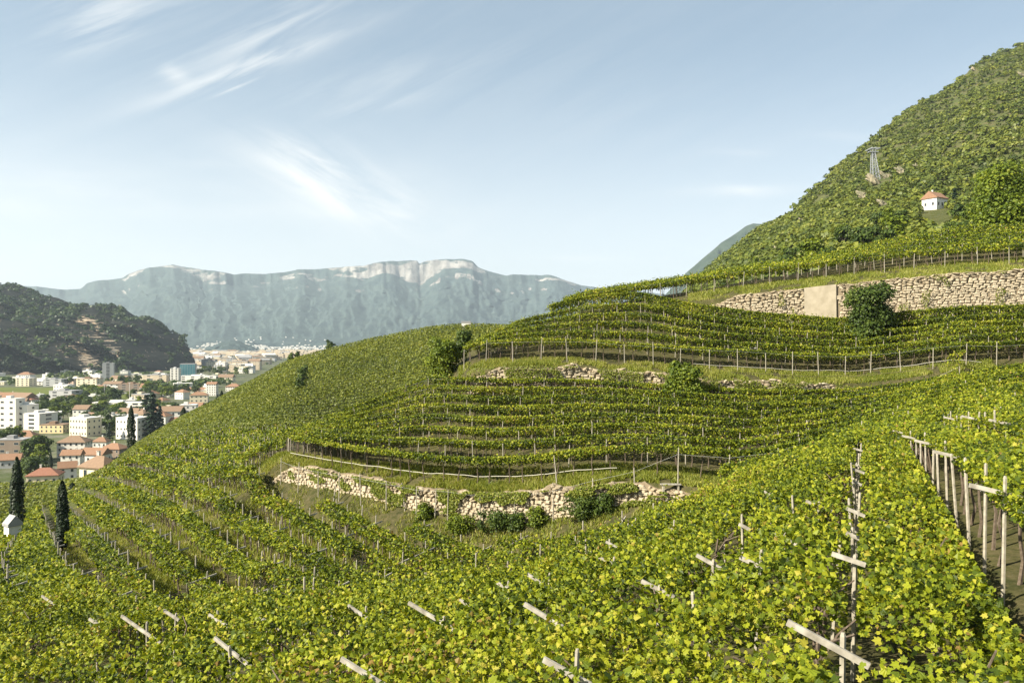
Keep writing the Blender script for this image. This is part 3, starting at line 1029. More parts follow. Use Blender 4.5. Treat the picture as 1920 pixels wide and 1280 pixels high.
for k in range(1, -17, -1):
    c = k * 3.0
    if k == 1:
        width, c0 = 1.55, 0.05          # narrow strip right of the seam
    else:
        width, c0 = 2.6, c
    Y = np.arange(2.0, 60, 1.0)
    # path = right-hand (uphill) edge, roof extends to the left
    Xc = .439 * Y + c0 - .25
    if k == 1:
        Xc = .439 * Y + 1.85
    ok = fg_ok(Xc - 1.2, Y, c)
    idx = np.where(ok)[0]
    if len(idx) < 3:
        continue
    a, b = idx[0], idx[-1] + 1
    Yr, Xr = Y[a:b], Xc[a:b]
    split = 12.0
    # every foreground row is one thing with a near (detailed) and a far stretch of foliage
    pth = Path(np.stack([Xr, Yr], -1))
    mid = pth.at(pth.len / 2)
    org = Vector((mid[0], mid[1], gz(*mid)))
    names = {1: 'narrow foreground pergola strip right of the seam with the row of white stakes', 0: 'foreground pergola roof just left of the seam with short white beams'}
    lab = names.get(k, 'broad leafy foreground pergola roof, %s to the left of the white staked seam' % (ORD[min(-k, 11)] if -k > 0 else ''))
    if k <= -12:
        lab = 'leafy pergola roof at the far left edge of the foreground'
    t = thing('vine_row', lab, 'vine row', org, 'foreground pergola roofs')
    rows_fg[k] = (t, org)
    rng = np.random.default_rng(500 + k)
    wroof = {1: 1.75}.get(k, 2.62)
    for part, (ya, yb) in enumerate(((0, split), (split, 80))):
        dens = 520 if part == 0 else 290
        size = .076 if part == 0 else .102
        s0 = np.interp(ya, Yr, pth.s) if ya > Yr[0] else 0
        s1 = np.interp(yb, Yr, pth.s) if yb < Yr[-1] else pth.len
        if s1 - s0 < .5:
            continue
        n = int((s1 - s0) * wroof * dens)
        s = rng.uniform(s0, s1, n)
        u = rng.uniform(0, wroof, n)
        xy = pth.at(s) - PDIR[None, :] * u[:, None]
        hol = fbm(xy[:, 0] * .55, xy[:, 1] * .55, 3, 77) - .10 * (fbm(xy[:, 0] * 2.3, xy[:, 1] * 2.3, 2, 78) > .64)
        seam = np.minimum(u, wroof - u)
        pxx_ = 960 + F * xy[:, 0] / xy[:, 1]
        keep = (hol > .32 + .10 * (seam < .3)) & (pxx_ > -110) & (pxx_ < 2060)
        s, u, xy = s[keep], u[keep], xy[keep]
        g = ground(xy[:, 0], xy[:, 1], False)
        h = CW - .1 + (fbm(xy[:, 0] * .5, xy[:, 1] * .5, 3, 31) - .5) * .7 + (fbm(xy[:, 0] * 1.9, xy[:, 1] * 1.9, 3, 32) - .5) * .85 + rng.normal(0, .11, len(s)) - np.clip(.35 - np.minimum(u, wroof - u), 0, 1) * rng.uniform(0, 1.6, len(s))
        sh = rng.random(len(s)) < .05
        h = np.where(sh, h + rng.uniform(.1, .4, len(s)), h)
        deep = rng.random(len(s)) < .15
        h = np.where(deep, h - rng.uniform(.1, .5, len(s)), h)
        P = np.concatenate([xy, (g + h)[:, None]], 1) - np.array(org)
        if k == 1:      # right edge curtain
            nc = int((s1 - s0) * dens * .9)
            sc = rng.uniform(s0, s1, nc)
            xc = pth.at(sc) + PDIR[None, :] * rng.uniform(-.15, .18, nc)[:, None]
            zc = ground(xc[:, 0] - .25, xc[:, 1], False) + CW - .05 - rng.random(nc) ** 1.4 * .9
            P = np.concatenate([P, np.concatenate([xc, zc[:, None]], 1) - np.array(org)])
        rnd = np.clip(rng.beta(1.6, 1.7, len(P)) + (fbm((P[:, 0] + org.x) * .35, (P[:, 1] + org.y) * .35, 3, 12) - .5) * .55 + .05, 0, .97)
        rnd = np.where(rng.random(len(P)) < .003, 1.0, rnd)
        bias = np.tile([[-.1, -.3, .6]], (len(P), 1))
        if part == 0 and k >= -3:
            near_leaves(P, org, t, rng, k)
            P, rnd, bias = P[NEAR_KEEP[0]], rnd[NEAR_KEEP[0]], bias[NEAR_KEEP[0]]
        f = link('foliage', leaf_mesh('foliage', P, size * rng.uniform(.5, 1.4, len(P)), bias, .75, GRAPE if part == 0 else FOLDL, M['vine'], rnd, rng), t)
        f['kind'] = 'stuff'
    sp = 1.0
    while sp < pth.len:
        q = pth.at(sp) - PDIR * .5
        link('vine_trunk', TRUNKS[int(rng.integers(6))], t, (q[0] - org.x, q[1] - org.y, gz(*q) - org.z), (0, 0, rng.uniform(0, 6)))
        sp += 1.8

# stakes with crossbeams standing out of the foreground roofs
for i, (ppx, ppy, sc) in enumerate(FG_POSTS):
    if ppx > 1100 and ppy < 1080:
        sc *= .7
    X, Y = canopy_hit(ppx, ppy + 20)
    cc = X - .439 * Y
    k = int(round((cc + 1.3) / 3.0))
    k = min(1, k)
    k = max(k, min(rows_fg))
    if k not in rows_fg:
        k = min(rows_fg, key=lambda a: abs(a - k))
    t, org = rows_fg[k]
    z = gz(X, Y)
    L = 2.5
    link('post', POSTS[i % 3], t, (X - org.x, Y - org.y, z - org.z + .04), (random.gauss(0, .04), random.gauss(0, .04), 0), (.95, .95, 1.0))
    if i % 4 == 3 and ppy < 1130:
        continue
    mb = MB()
    la, lb = random.uniform(.35, .75), random.uniform(.25, .7)
    c = Vector((X - org.x, Y - org.y, z - org.z + CW + .0))
    pv = Vector((PDIR[0], PDIR[1], -.38 + random.gauss(0, .05)))
    off = Vector((0, -.07, 0))
    mb.bar(c + off - pv * la * sc, c + off + pv * lb * sc, .045, .075)
    link('crossbeam', mb.mesh('crossbeam', M['beam']), t)

# stepped strips at the right, seen from their open valley side
SC = [2.75, 5.3, 7.9, 10.5, 13.2, 15.9, 18.7]
for i, c in enumerate(SC):
    Y = np.arange(5.0, 46, 1.0)
    X = .439 * Y + c - (Y - 13) * .02
    px_ = 960 + F * X / Y
    D, Z = lines_at(px_)
    ok = (px_ < 2200) & (Y < D[5] - .5)
    if ok.sum() < 4:
        continue
    pth = Path(np.stack([X[ok], Y[ok]], -1))
    nearr = i < 2
    vine_row(pth, -1, '%s stepped pergola strip from the near roofs with its dark open side and white stakes' % ['first', 'second', 'third', 'fourth', 'fifth', 'sixth', 'seventh'][i],
             'stepped pergola strips at the right', width=1.95, hf=2.0, hb=2.0, dens=440 if nearr else 260, size=.08 if nearr else .105,
             templ=GRAPE if nearr else FOLDL, posts=2.2, trunks=1.5, seed=300 + i, beams=i < 2, beam_every=3, curtain=.3, postset=POSTS, phase=.3 * i % 1, holes=.3)

# rows of the far knoll
kinds = 0
px = np.arange(225, 1000, 10.0)
D, Z = lines_at(px)
nB = 36
for k in range(nB):
    w = (k / nB) ** 1.15
    d = D[15] + (D[16] - 1 - D[15]) * w
    wig = (fbm(px * .006 + 5, np.full_like(px, k * .05), 3, 8) - .5) * 9
    a = 0
    b = len(px)
    X = (px - 960) / F * (d + wig)
    P = Path(np.stack([X, d + wig], -1))
    rng = np.random.default_rng(900 + k)
    ln = P.len
    n = int(ln * 52)
    s = rng.uniform(0, ln, n)
    xy = P.at(s)
    gap = fbm(xy[:, 0] * .05, xy[:, 1] * .05, 3, 55)
    keep = (rng.random(n) < np.clip(.75 + gap, 0, 1)) & (rng.random(n) < np.minimum(1, (150 / xy[:, 1]) ** 1.2))
    s, xy = s[keep], xy[keep]
    u = rng.uniform(-.45, .45, len(s))
    tn = P.tan(s)
    xy = xy + np.stack([-tn[:, 1], tn[:, 0]], -1) * u[:, None]
    z = ground(xy[:, 0], xy[:, 1], False) + 2.0 - rng.random(len(s)) ** 1.5 * 1.3 + rng.normal(0, .06, len(s))
    PP = np.concatenate([xy, z[:, None]], 1)
    o3 = PP.mean(0)
    me = leaf_mesh('foliage', PP - o3, .28 * (PP[:, 1] / 150) ** .6 * rng.uniform(.7, 1.3, len(PP)), np.tile([[-.2, -.3, .8]], (len(PP), 1)), .5, KITEL, M['vine_far'],
                   np.clip(rng.beta(2, 2, len(PP)) + (gap[keep] - .5) * .4, 0, 1), rng)
    o = link('vine_row', me, None, tuple(o3))
    tag(o, 'thin distant vine row striping the far rounded knoll', 'vine row', 'vine rows on the far knoll')

for k in range(16):
    w = k / 16
    px = np.arange(-120, 236, 10.0)
    D, Z = lines_at(px)
    d = D[15] + 2 + (D[17] * .93 - D[15]) * w ** 1.3
    X = (px - 960) / F * d
    P = Path(np.stack([X, d], -1))
    rng = np.random.default_rng(1300 + k)
    n = int(P.len * 30)
    s = rng.uniform(0, P.len, n)
    xy = P.at(s)
    gap = fbm(xy[:, 0] * .06, xy[:, 1] * .06, 3, 58)
    keep = (gap > .33) & (rng.random(n) < np.minimum(1, (170 / xy[:, 1]) ** 1.2))
    xy = xy[keep] + np.stack([rng.uniform(-.5, .5, keep.sum()), rng.uniform(-1.1, 1.1, keep.sum()) * (1 + w * 2)], -1)
    z = ground(xy[:, 0], xy[:, 1], False) + 1.7 + rng.normal(0, .25, len(xy))
    PP = np.concatenate([xy, z[:, None]], 1)
    o3 = PP.mean(0)
    me = leaf_mesh('foliage', PP - o3, .42 * (PP[:, 1] / 170) ** .8 * rng.uniform(.7, 1.3, len(PP)), np.tile([[-.2, -.3, .8]], (len(PP), 1)), .5, KITEL, M['vine_far'],
                   np.clip(rng.beta(2, 2, len(PP)) + (gap[keep] - .5) * .4, 0, 1), rng)
    o = link('vine_row', me, None, tuple(o3))
    tag(o, 'low vine row on the lower slope between the cypresses and the houses', 'vine row', 'vine rows on the lower slope by the houses')


# ------------------------------------------------------------------ dry stone walls
def stone_mesh(seed):
    r = random.Random(seed)
    n = 7
    ang = sorted([(k + r.uniform(-.3, .3)) / n * 2 * math.pi for k in range(n)])
    outer = [(.5 * math.cos(a) * r.uniform(.88, 1.1), .5 * math.sin(a) * r.uniform(.88, 1.1)) for a in ang]
    V = [(x, .25, z) for x, z in outer] + [(x * .97, -.12, z * .97) for x, z in outer] + [(x * .7, -.24 - r.uniform(0, .1), z * .7) for x, z in outer]
    Fc = []
    for ring in (0, 1):
        for j in range(n):
            a, b = ring * n + j, ring * n + (j + 1) % n
            Fc.append((a, a + n, b + n, b))
    Fc.append(tuple(2 * n + j for j in range(n))[::-1])
    return mesh_py('stone', V, Fc, M['stone%d' % (seed % 3)])


M['stone0'] = mat('warm_wall_stone', (.30, .24, .155), .95, (.43, .355, .245), 3, .6, 8)
M['stone1'] = mat('pale_wall_stone', (.36, .30, .205), .95, (.48, .41, .30), 3, .6, 8)
M['stone2'] = mat('brown_wall_stone', (.21, .17, .11), .95, (.33, .275, .19), 3, .6, 8)
M['joint'] = mat('wall_earth', (.17, .13, .085), .95, (.26, .21, .14), 2, .6, 6)
M['mortar'] = mat('smooth_mortar', (.31, .265, .19), .95, (.41, .355, .265), 1.4, .3, 6)
STONES = [stone_mesh(i) for i in range(9)]


def stone_wall(label, k_base, p0, p1, sw, sh, group=None, plain=None, seed=0, cap=300, drop=.5, ragged=.12):
    """face between terrain lines k_base and k_base+1"""
    rng = np.random.default_rng(seed)
    pm = (p0 + p1) / 2
    Dm, Zm = lines_at([pm])
    org = Vector(((pm - 960) / F * Dm[k_base][0], Dm[k_base][0], Zm[k_base][0]))
    t = thing('stone_wall', label, 'stone wall', org, group)
    px = np.arange(p0, p1 + 1, 6.0)
    D, Z = lines_at(px)
    D0, Z0, Z1 = D[k_base], Z[k_base] - drop, Z[k_base + 1]
    X0 = (px - 960) / F * D0
    # body: a thick ragged-topped bank wall standing proud of the terrace edge
    V, Fc = [], []
    endt = np.clip(np.minimum(px - p0, p1 - px) / 60, 0, 1) ** .6
    Zt = Z0 + (Z1 - Z0) * (.25 + .75 * endt) + .06 + (fbm(X0 * 1.2, X0 * 0, 3, seed) - .5) * ragged * 2 + (fbm(X0 * .35, X0 * 0, 2, seed + 5) - .55) * ragged * 2
    for j in range(len(px)):
        x, y = X0[j], D0[j] - .22
        V += [(x, y, Z0[j]), (x, y + .1, Zt[j]), (x * 1.005, y + .75, Zt[j] - .02), (x * 1.005, y + .8, Z0[j])]
    for j in range(len(px) - 1):
        a = j * 4
        Fc += [(a, a + 4, a + 5, a + 1), (a + 1, a + 5, a + 6, a + 2), (a + 2, a + 6, a + 7, a + 3)]
    e = (len(px) - 1) * 4
    Fc += [(0, 1, 2, 3), (e + 3, e + 2, e + 1, e)]
    V = [(v[0] - org.x, v[1] - org.y, v[2] - org.z) for v in V]
    idx = None
    link('wall_core', mesh_py('wall_core', V, Fc, M['joint']), t)
    P = Path(np.stack([X0, D0 - .2], -1))
    cnt = 0
    cand = []
    zr = 0.0
    hmax = float((Zt - Z0).max())
    while zr < hmax:
        h = sh * rng.uniform(.6, 1.35)
        s = rng.uniform(0, sw)
        while s < P.len:
            w = sw * rng.uniform(.45, 1.7)
            q = P.at(s)
            z0 = np.interp(q[0], X0, Z0)
            zt = np.interp(q[0], X0, Zt)
            zc = zt - zr - h / 2
            if zc > z0 + .1:
                pxx = 960 + F * q[0] / q[1]
                if not (plain and plain[0] < pxx < plain[1]):
                    cand.append((q, zc + rng.normal(0, .03), w, h * rng.uniform(.85, 1.15), s))
            s += w * 1.02
        zr += h * .98
    cand_a = cand[:cap]
    for q, zc, w, h, s in cand_a:
        tt = P.tan(s)
        ang = math.atan2(tt[1], tt[0])
        link('stone', STONES[int(rng.integers(9))], t, (q[0] - org.x, q[1] - org.y, zc - org.z),
             (0, rng.normal(0, .30), ang + rng.normal(0, .12)), (w * 1.02, .45 * rng.uniform(.8, 1.2), h * 1.05))
    rest = cand[cap:]
    if rest:
        mb = MB()
        for q, zc, w, h, s in rest:
            tt = P.tan(s)
            x, y = q[0] - org.x, q[1] - org.y
            T = Vector((tt[0], tt[1], 0))
            Nn = Vector((tt[1], -tt[0], 0))
            c = Vector((x, y, zc - org.z))
            a, b = w * .46, h * .46
            out_ = [c - T * a - Vector((0, 0, b)) * .8, c + T * a * .8 - Vector((0, 0, b)), c + T * a + Vector((0, 0, b)) * .7, c - T * a * .7 + Vector((0, 0, b))]
            V = out_ + [(v - c) * .75 + c + Nn * .1 for v in out_]
            mb.add(V, [(0, 1, 5, 4), (1, 2, 6, 5), (2, 3, 7, 6), (3, 0, 4, 7), (4, 5, 6, 7)])
        o = link('stones', mb.mesh('stones', M['stone1']), t)
        o['kind'] = 'stuff'
    if plain:
        pp = np.arange(plain[0], plain[1] + 1, 6.0)
        D, Z = lines_at(pp)
        V, Fc = [], []
        for j in range(len(pp)):
            y = D[k_base][j] - .36
            x = (pp[j] - 960) / F * y
            V += [(x, y - .05, Z[k_base][j] + .75), (x, y + .05, Z[k_base + 1][j] + .1), (x, y + .4, Z[k_base + 1][j] + .1)]
        for j in range(len(pp) - 1):
            a = j * 3
            Fc += [(a, a + 3, a + 4, a + 1), (a + 1, a + 4, a + 5, a + 2)]
        V = [(v[0] - org.x, v[1] - org.y, v[2] - org.z) for v in V]
        link('mortar_panel', mesh_py('mortar_panel', V, Fc, M['mortar']), t)
    return t


stone_wall('long crumbling dry stone wall curving below the round knoll', 5, 508, 1320, .33, .24, seed=1, cap=300, ragged=.3)
stone_wall('low half buried stone wall under the grassy middle terrace', 8, 876, 1620, .42, .24, seed=2, cap=240, ragged=.3, drop=-.3)
stone_wall('big pale dry stone wall high on the right with a smooth mortared stretch', 11, 1316, 2080, .44, .26, seed=3, cap=300, plain=(1508, 1572), drop=-.85)

# ------------------------------------------------------------------ irrigation pipes and fence wires


def pipe(label, name, k, w, p0, p1, zoff, r, m, cat):
    px = np.arange(p0, p1 + 1, 12.0)
    D, Z = lines_at(px)
    d = D[k] + (D[k + 1] - D[k]) * w
    X = (px - 960) / F * d
    z = ground(X, d) + zoff + .02 * np.sin(X * .5)
    o3 = (float(X.mean()), float(d.mean()), float(z.mean()))
    mb = MB()
    mb.tube([(a - o3[0], b - o3[1], c - o3[2]) for a, b, c in zip(X, d, z)], r, 5)
    o = link(name, mb.mesh(name, m), None, o3)
    tag(o, label, cat)
    return o


pipe('pale irrigation pipe slung along the lower grass terrace', 'irrigation_pipe', 6, .45, 545, 1165, .55, .025, M['pipe'], 'pipe')
pipe('pale irrigation pipe slung along the grassy middle terrace', 'irrigation_pipe', 9, .7, 1300, 1840, .55, .025, M['pipe'], 'pipe')
pipe('thin dark wire along the foot of the middle terrace grass', 'fence_wire', 9, .35, 1370, 1800, .35, .018, M['bark'], 'wire')

# ------------------------------------------------------------------ grass tufts on the terrace banks


def grass(name, label, k0, w0, k1, w1, p0, p1, n, seed, hgt=.22):
    rng = np.random.default_rng(seed)
    px = rng.uniform(p0, p1, n)
    D, Z = lines_at(px)
    a = D[k0] + (D[k0 + 1] - D[k0]) * w0
    b = D[k1] + (D[k1 + 1] - D[k1]) * w1
    d = a + (b - a) * rng.random(n)
    X = (px - 960) / F * d
    keep = fbm(X * .8, d * .8, 3, seed) > .38
    X, d = X[keep], d[keep]
    z = ground(X, d)
    P = np.stack([X, d, z], -1)
    T = np.array([(-.5, -.1, 0), (.5, -.1, 0), (.25, 1, 0)], float)
    m_ = len(P)
    ang = rng.uniform(0, 6.28, m_)
    hh = hgt * rng.uniform(.5, 1.5, m_)
    ww = hgt * .35
    lean = rng.normal(0, .35, (m_, 2)) * hh[:, None]
    ca, sa = np.cos(ang) * ww / 2, np.sin(ang) * ww / 2
    V = np.stack([P + np.stack([-ca, -sa, -hh * .1], -1), P + np.stack([ca, sa, -hh * .1], -1), P + np.stack([lean[:, 0], lean[:, 1], hh], -1)], 1)
    o3 = P.mean(0)
    L = np.arange(m_ * 3)
    me = mesh_np(name, V.reshape(-1, 3) - o3, L, np.arange(m_) * 3, M['grassblade'], {'rnd': np.clip(rng.beta(2, 2, m_) + (fbm(X * .5, d * .5, 2, 3) - .5) * .6, 0, 1)})
    o = link(name, me, None, tuple(o3))
    tag(o, label, 'grass', kind='stuff')


grass('grass', 'tall sunlit grass on the lower terrace edge above the stone wall', 6, .0, 7, .05, 500, 1400, 52000, 5, .26)
grass('grass', 'yellowish grass bank of the middle terrace', 9, .0, 10, .0, 860, 1880, 52000, 6, .26)
grass('grass', 'grass strip above the big upper wall', 12, .0, 13, .1, 1290, 2000, 30000, 7, .24)
grass('grass', 'grass lanes between the rows in the hollow', 3, .25, 5, .0, 230, 1250, 110000, 8, .22)
grass('grass', 'grass under the vines of the left slope', 5, .0, 12, .0, 90, 540, 70000, 9, .2)

def wall_weeds(label, k, p0, p1, n, seed, thr, size=.13):
    rng = np.random.default_rng(seed)
    px = rng.uniform(p0, p1, n)
    D, Z = lines_at(px)
    t = rng.random(n) ** .8
    d = D[k] - .42 - rng.uniform(0, .25, n)
    X = (px - 960) / F * d
    z = Z[k] - .2 + (Z[k + 1] - Z[k] + .3) * t
    keep = fbm(X * .7, t * 2.5, 3, seed) > thr + .1 * np.sin(t * 3.1)
    P = np.stack([X, d, z], -1)[keep]
    o3 = P.mean(0)
    m_ = len(P)
    me = leaf_mesh('weeds', P - o3, size * rng.uniform(.5, 1.3, m_), np.tile([[0, -.8, .4]], (m_, 1)), .6, FOLDL, M['grassblade'], rng.beta(1.6, 3, m_), rng)
    o = link('weeds', me, None, tuple(o3))
    tag(o, label, 'weeds', kind='stuff')


wall_weeds('weeds and grass hanging over the crumbling lower wall', 5, 540, 1320, 26000, 11, .49)
wall_weeds('weeds growing out of the middle terrace wall', 8, 876, 1620, 22000, 12, .42)
wall_weeds('weeds on the left part of the big upper wall', 11, 1330, 1490, 4000, 13, .58)
wall_weeds('sparse weeds on the right part of the big upper wall', 11, 1600, 2060, 12000, 14, .60)

# ------------------------------------------------------------------ trees and bushes


def clump_mesh(name, m, shape, n, leaf, seed, templ=FOLDL, inner=True):
    """shape(rng, n) -> positions and outward normals"""
    rng = np.random.default_rng(seed)
    P, Nn, sh = shape(rng, n)
    rnd = np.clip(rng.beta(2, 2, len(P)) * .8 + sh * .35, 0, 1)
    return leaf_mesh(name, P, leaf * rng.uniform(.6, 1.35, len(P)), Nn, .45, templ, m, rnd, rng)


def lobes_shape(lobes, rough=.12):
    L = np.array([(x, y, z, r) for x, y, z, r in lobes], float)

    def f(rng, n):
        w = L[:, 3] ** 2
        k = rng.choice(len(L), n, p=w / w.sum())
        v = rng.normal(0, 1, (n, 3))
        v /= np.linalg.norm(v, axis=1)[:, None]
        v[:, 2] = np.where(v[:, 2] < -.45, -v[:, 2], v[:, 2])
        rr = L[k, 3] * (rng.uniform(.55, 1.0, n) ** .4) * (1 + rng.normal(0, rough, n))
        P = L[k, :3] + v * rr[:, None] * np.array([1, 1, .85])
        return P, v * .8 + np.array([0, 0, .35]), rng.random(len(L))[k] - .5
    return f


def broad_lobes(seed, r=1.0, h=1.0, n=14):
    R = random.Random(seed)
    out = []
    for i in range(n):
        a = R.uniform(0, 6.28)
        q = R.uniform(.1, .68) * r
        z = h * R.uniform(.32, .86)
        k = 1 - abs(z / h - .5) * .9
        out.append((q * math.cos(a) * k, q * math.sin(a) * k, z, r * R.uniform(.26, .42)))
    return out


def col_shape(h, r, taper=1.0, rib=.2):
    def f(rng, n):
        z = rng.random(n) ** .8 * h
        prof = np.interp(z / h, [0, .06, .3, .7, .9, 1], [.7, .95, 1, .88, .5, .06])
        a = rng.uniform(0, 6.28, n)
        ribn = vnoise(a * 1.6 + 3, z / h * 9, 4)
        rr = r * prof * (1 - rib + rib * 2 * ribn) * rng.uniform(.7, 1.05, n)
        P = np.stack([rr * np.cos(a), rr * np.sin(a), z + h * .03], -1)
        return P, np.stack([np.cos(a), np.sin(a), np.full(n, .35)], -1), ribn - .5
    return f


def cone_shape(h, r, layers=9):
    def f(rng, n):
        k = rng.integers(0, layers, n)
        zl = (k + .5) / layers
        t = rng.random(n)
        rad = r * (1 - zl) ** .8 * t + .02
        a = rng.uniform(0, 6.28, n)
        z = h * (zl + .06 * (1 - t) + rng.normal(0, .012, n)) + .05 * h
        rad *= .75 + .5 * vnoise(a * 1.9 + k * 3, k * 1.0, 6)
        P = np.stack([rad * np.cos(a), rad * np.sin(a), z], -1)
        return P, np.stack([np.cos(a) * .5, np.sin(a) * .5, np.full(n, .8)], -1), np.zeros(n)
    return f


def tree_trunk(h, r, limbs, seed):
    R = random.Random(seed)
    mb = MB()
    mb.tube([(0, 0, -.3), (R.uniform(-.03, .03) * h, 0, h * .3), (R.uniform(-.05, .05) * h, R.uniform(-.05, .05) * h, h * .62)], [r, r * .7, r * .35], 7)
    for i in range(limbs):
        a = R.uniform(0, 6.28)
        z0 = h * R.uniform(.2, .45)
        l = h * R.uniform(.22, .38)
        mb.tube([(0, 0, z0), (math.cos(a) * l * .5, math.sin(a) * l * .5, z0 + l * .5), (math.cos(a) * l, math.sin(a) * l, z0 + l * .8)], [r * .4, r * .28, r * .1], 5)
    return mb.mesh('trunk', M['treebark'])


M['treebark'] = mat('tree_bark', (.09, .07, .05), .9, (.17, .14, .10), 6, .4, 20)
TREES = {}
for i in range(5):
    TREES['broad%d' % i] = (clump_mesh('crown', M['tree'], lobes_shape(broad_lobes(i, .5, 1)), 650, .10, i), tree_trunk(1, .035, 4, i))
for i in range(2):
    TREES['bright%d' % i] = (clump_mesh('crown', M['tree_bright'], lobes_shape(broad_lobes(20 + i, .5, 1)), 650, .10, 20 + i), tree_trunk(1, .035, 4, i))
for i in range(2):
    TREES['conifer%d' % i] = (clump_mesh('crown', M['conifer'], cone_shape(.92, .26), 700, .085, 30 + i), tree_trunk(1, .03, 0, 5))


def place_tree(kind, name, x, y, h, w, label, cat='tree', group=None, z=None):
    crown, trunk = TREES[kind]
    z = gz(x, y) if z is None else z
    t = thing(name, label, cat, (x, y, z - .05), group, random.uniform(0, 6.28))
    link('trunk', trunk, t, None, None, (h, h, h))
    link('crown', crown, t, None, None, (w, w, h))
    return t


def at(px, d):
    return (px - 960) / F * d


def special_tree(px, d, lobes, leaf, n, m, label, name='bush', cat='bush', h=2, tr=.08, seed=0, zoff=0, group=None, rough=.2):
    x = at(px, d)
    t = thing(name, label, cat, (x, d, gz(x, d) + zoff), group)
    link('trunk', tree_trunk(h, tr, 5, seed), t)
    link('crown', clump_mesh('crown', m, lobes_shape(lobes, rough), n, leaf, seed), t)
    return t


def mk_lobes(seed, R_, H, n, z0=.3, rr=.34, flat=1.0):
    R = random.Random(seed)
    out = [(0, 0, H * f_, R_ * .62 * k_) for f_, k_ in ((.25, .9), (.45, 1.0), (.65, .85))]
    for i in range(n):
        a = R.uniform(0, 6.28)
        z = R.uniform(z0, .88) * H
        k = math.sqrt(max(.1, 1 - ((z / H - .45) / .62) ** 2))
        q = R.uniform(.15, .72) * R_ * k
        out.append((q * math.cos(a), q * math.sin(a) * flat, z, R_ * rr * R.uniform(.7, 1.2)))
    return out


special_tree(832, 84, mk_lobes(1, 2.4, 5.4, 22, .12), .22, 6500, M['tree_bright'], 'round bright green tree at the left end of the middle terrace', 'tree', 'tree', 5, .16, 41, -.6)
special_tree(868, 83.5, mk_lobes(6, 1.2, 3.6, 9, .1), .2, 1800, M['tree'], 'small darker bush leaning against the round bright green tree', h=3, seed=46, zoff=.6)
special_tree(1282, 71.2, mk_lobes(2, 2.0, 4.6, 20, .1), .22, 5200, M['tree_bright'], 'leafy bush breaking through the middle terrace bank', h=4, tr=.12, seed=42)
special_tree(1628, 83.5, mk_lobes(3, 3.3, 6.0, 30, .1), .24, 11000, M['tree'], 'large dark fig bush in front of the big upper stone wall', h=5, tr=.16, seed=43, zoff=.2)
special_tree(1560, 86.5, mk_lobes(4, .7, 2.6, 6, .1), .18, 600, M['tree_bright'], 'thin climbing shoots on the smooth mortared wall', h=2, seed=44)
for i, (p_, dd, R_, H_) in enumerate([(862, 54.2, .9, 1.6), (930, 53.3, 1.2, 2.1), (965, 52.8, .9, 1.7), (1005, 52.2, .8, 1.5), (1092, 50.4, 1.15, 2.0), (1135, 50, .8, 1.4), (795, 56.2, .8, 1.5)]):
    labs = ['low grey green bush at the foot of the crumbling wall, left of the big clump', 'widest dark bush overgrowing the crumbling stone wall', 'dark bush just right of the widest wall bush',
            'small grey bush between the two dark wall bushes', 'dark rounded bush near the right end of the crumbling wall', 'small bush beside the bright patch of wall with the white board', 'low bush under the bare left stretch of the crumbling wall']
    special_tree(p_, dd, [(x_ * 1.6, y_, z_ * .9, r_ * .8) for x_, y_, z_, r_ in mk_lobes(50 + i, R_ * random.uniform(.9, 1.2), H_ * random.uniform(.7, 1.1), 22, .0, .24, .6)], .12, 2600, M['tree'] if i % 3 else M['tree_bright'], labs[i], h=H_ * .8, tr=.05, seed=50 + i, rough=.55)
# big tree at the right edge
special_tree(1884, 128, mk_lobes(9, 8.0, 13.2, 36, .12, .30), .42, 17000, M['tree_bright'], 'big yellow green tree at the right edge above the vines', 'tree', 'tree', 9, .35, 60, 1.5)
special_tree(1795, 150, mk_lobes(10, 3.4, 6, 14, .12), .4, 3500, M['tree'], 'small dark tree left of the big yellow green tree', 'tree', 'tree', 5, .2, 61, 2)
# trees on the far knoll crest
for i, (p_, dd, R_, H_, lab) in enumerate([(545, 316, 1.9, 4.6, 'small leaning tree low on the far knoll ridge'), (558, 318, 1.6, 4, 'dark little tree beside the leaning one on the far ridge'),
                                           (619, 308, 2.2, 5.0, 'rounded tree alone on the far knoll ridge'), (684, 300, 1.0, 2, 'tiny bush on the far knoll ridge, highest of the ridge trees'),
                                           (568, 215, 1.6, 6, 'dark narrow shrub in the gully of the far knoll'), (562, 200, 1.7, 5, 'dark shrub just below the narrow gully shrub')]):
    special_tree(p_, dd, mk_lobes(70 + i, R_, H_, 9, .1), .5, 700, M['tree'], lab, 'tree', 'tree', H_ * .7, .1, 70 + i)


def cypress(px, base_y, top_y, wpx, d, label, seed, group='cypresses'):
    h = (base_y - top_y) / F * d
    r = wpx / F * d / 2
    x = at(px, d)
    z = (640 - base_y) / F * d
    t = thing('cypress', label, 'cypress', (x, d, min(z, gz(x, d) + .3)), group)
    mb = MB()
    mb.tube([(0, 0, -.5), (0, 0, h * .5)], [r * .22, r * .1], 6)
    link('trunk', mb.mesh('trunk', M['treebark']), t)
    link('crown', clump_mesh('crown', M['cypress'], col_shape(h, r), 2600, max(.3, r * .34), seed), t)


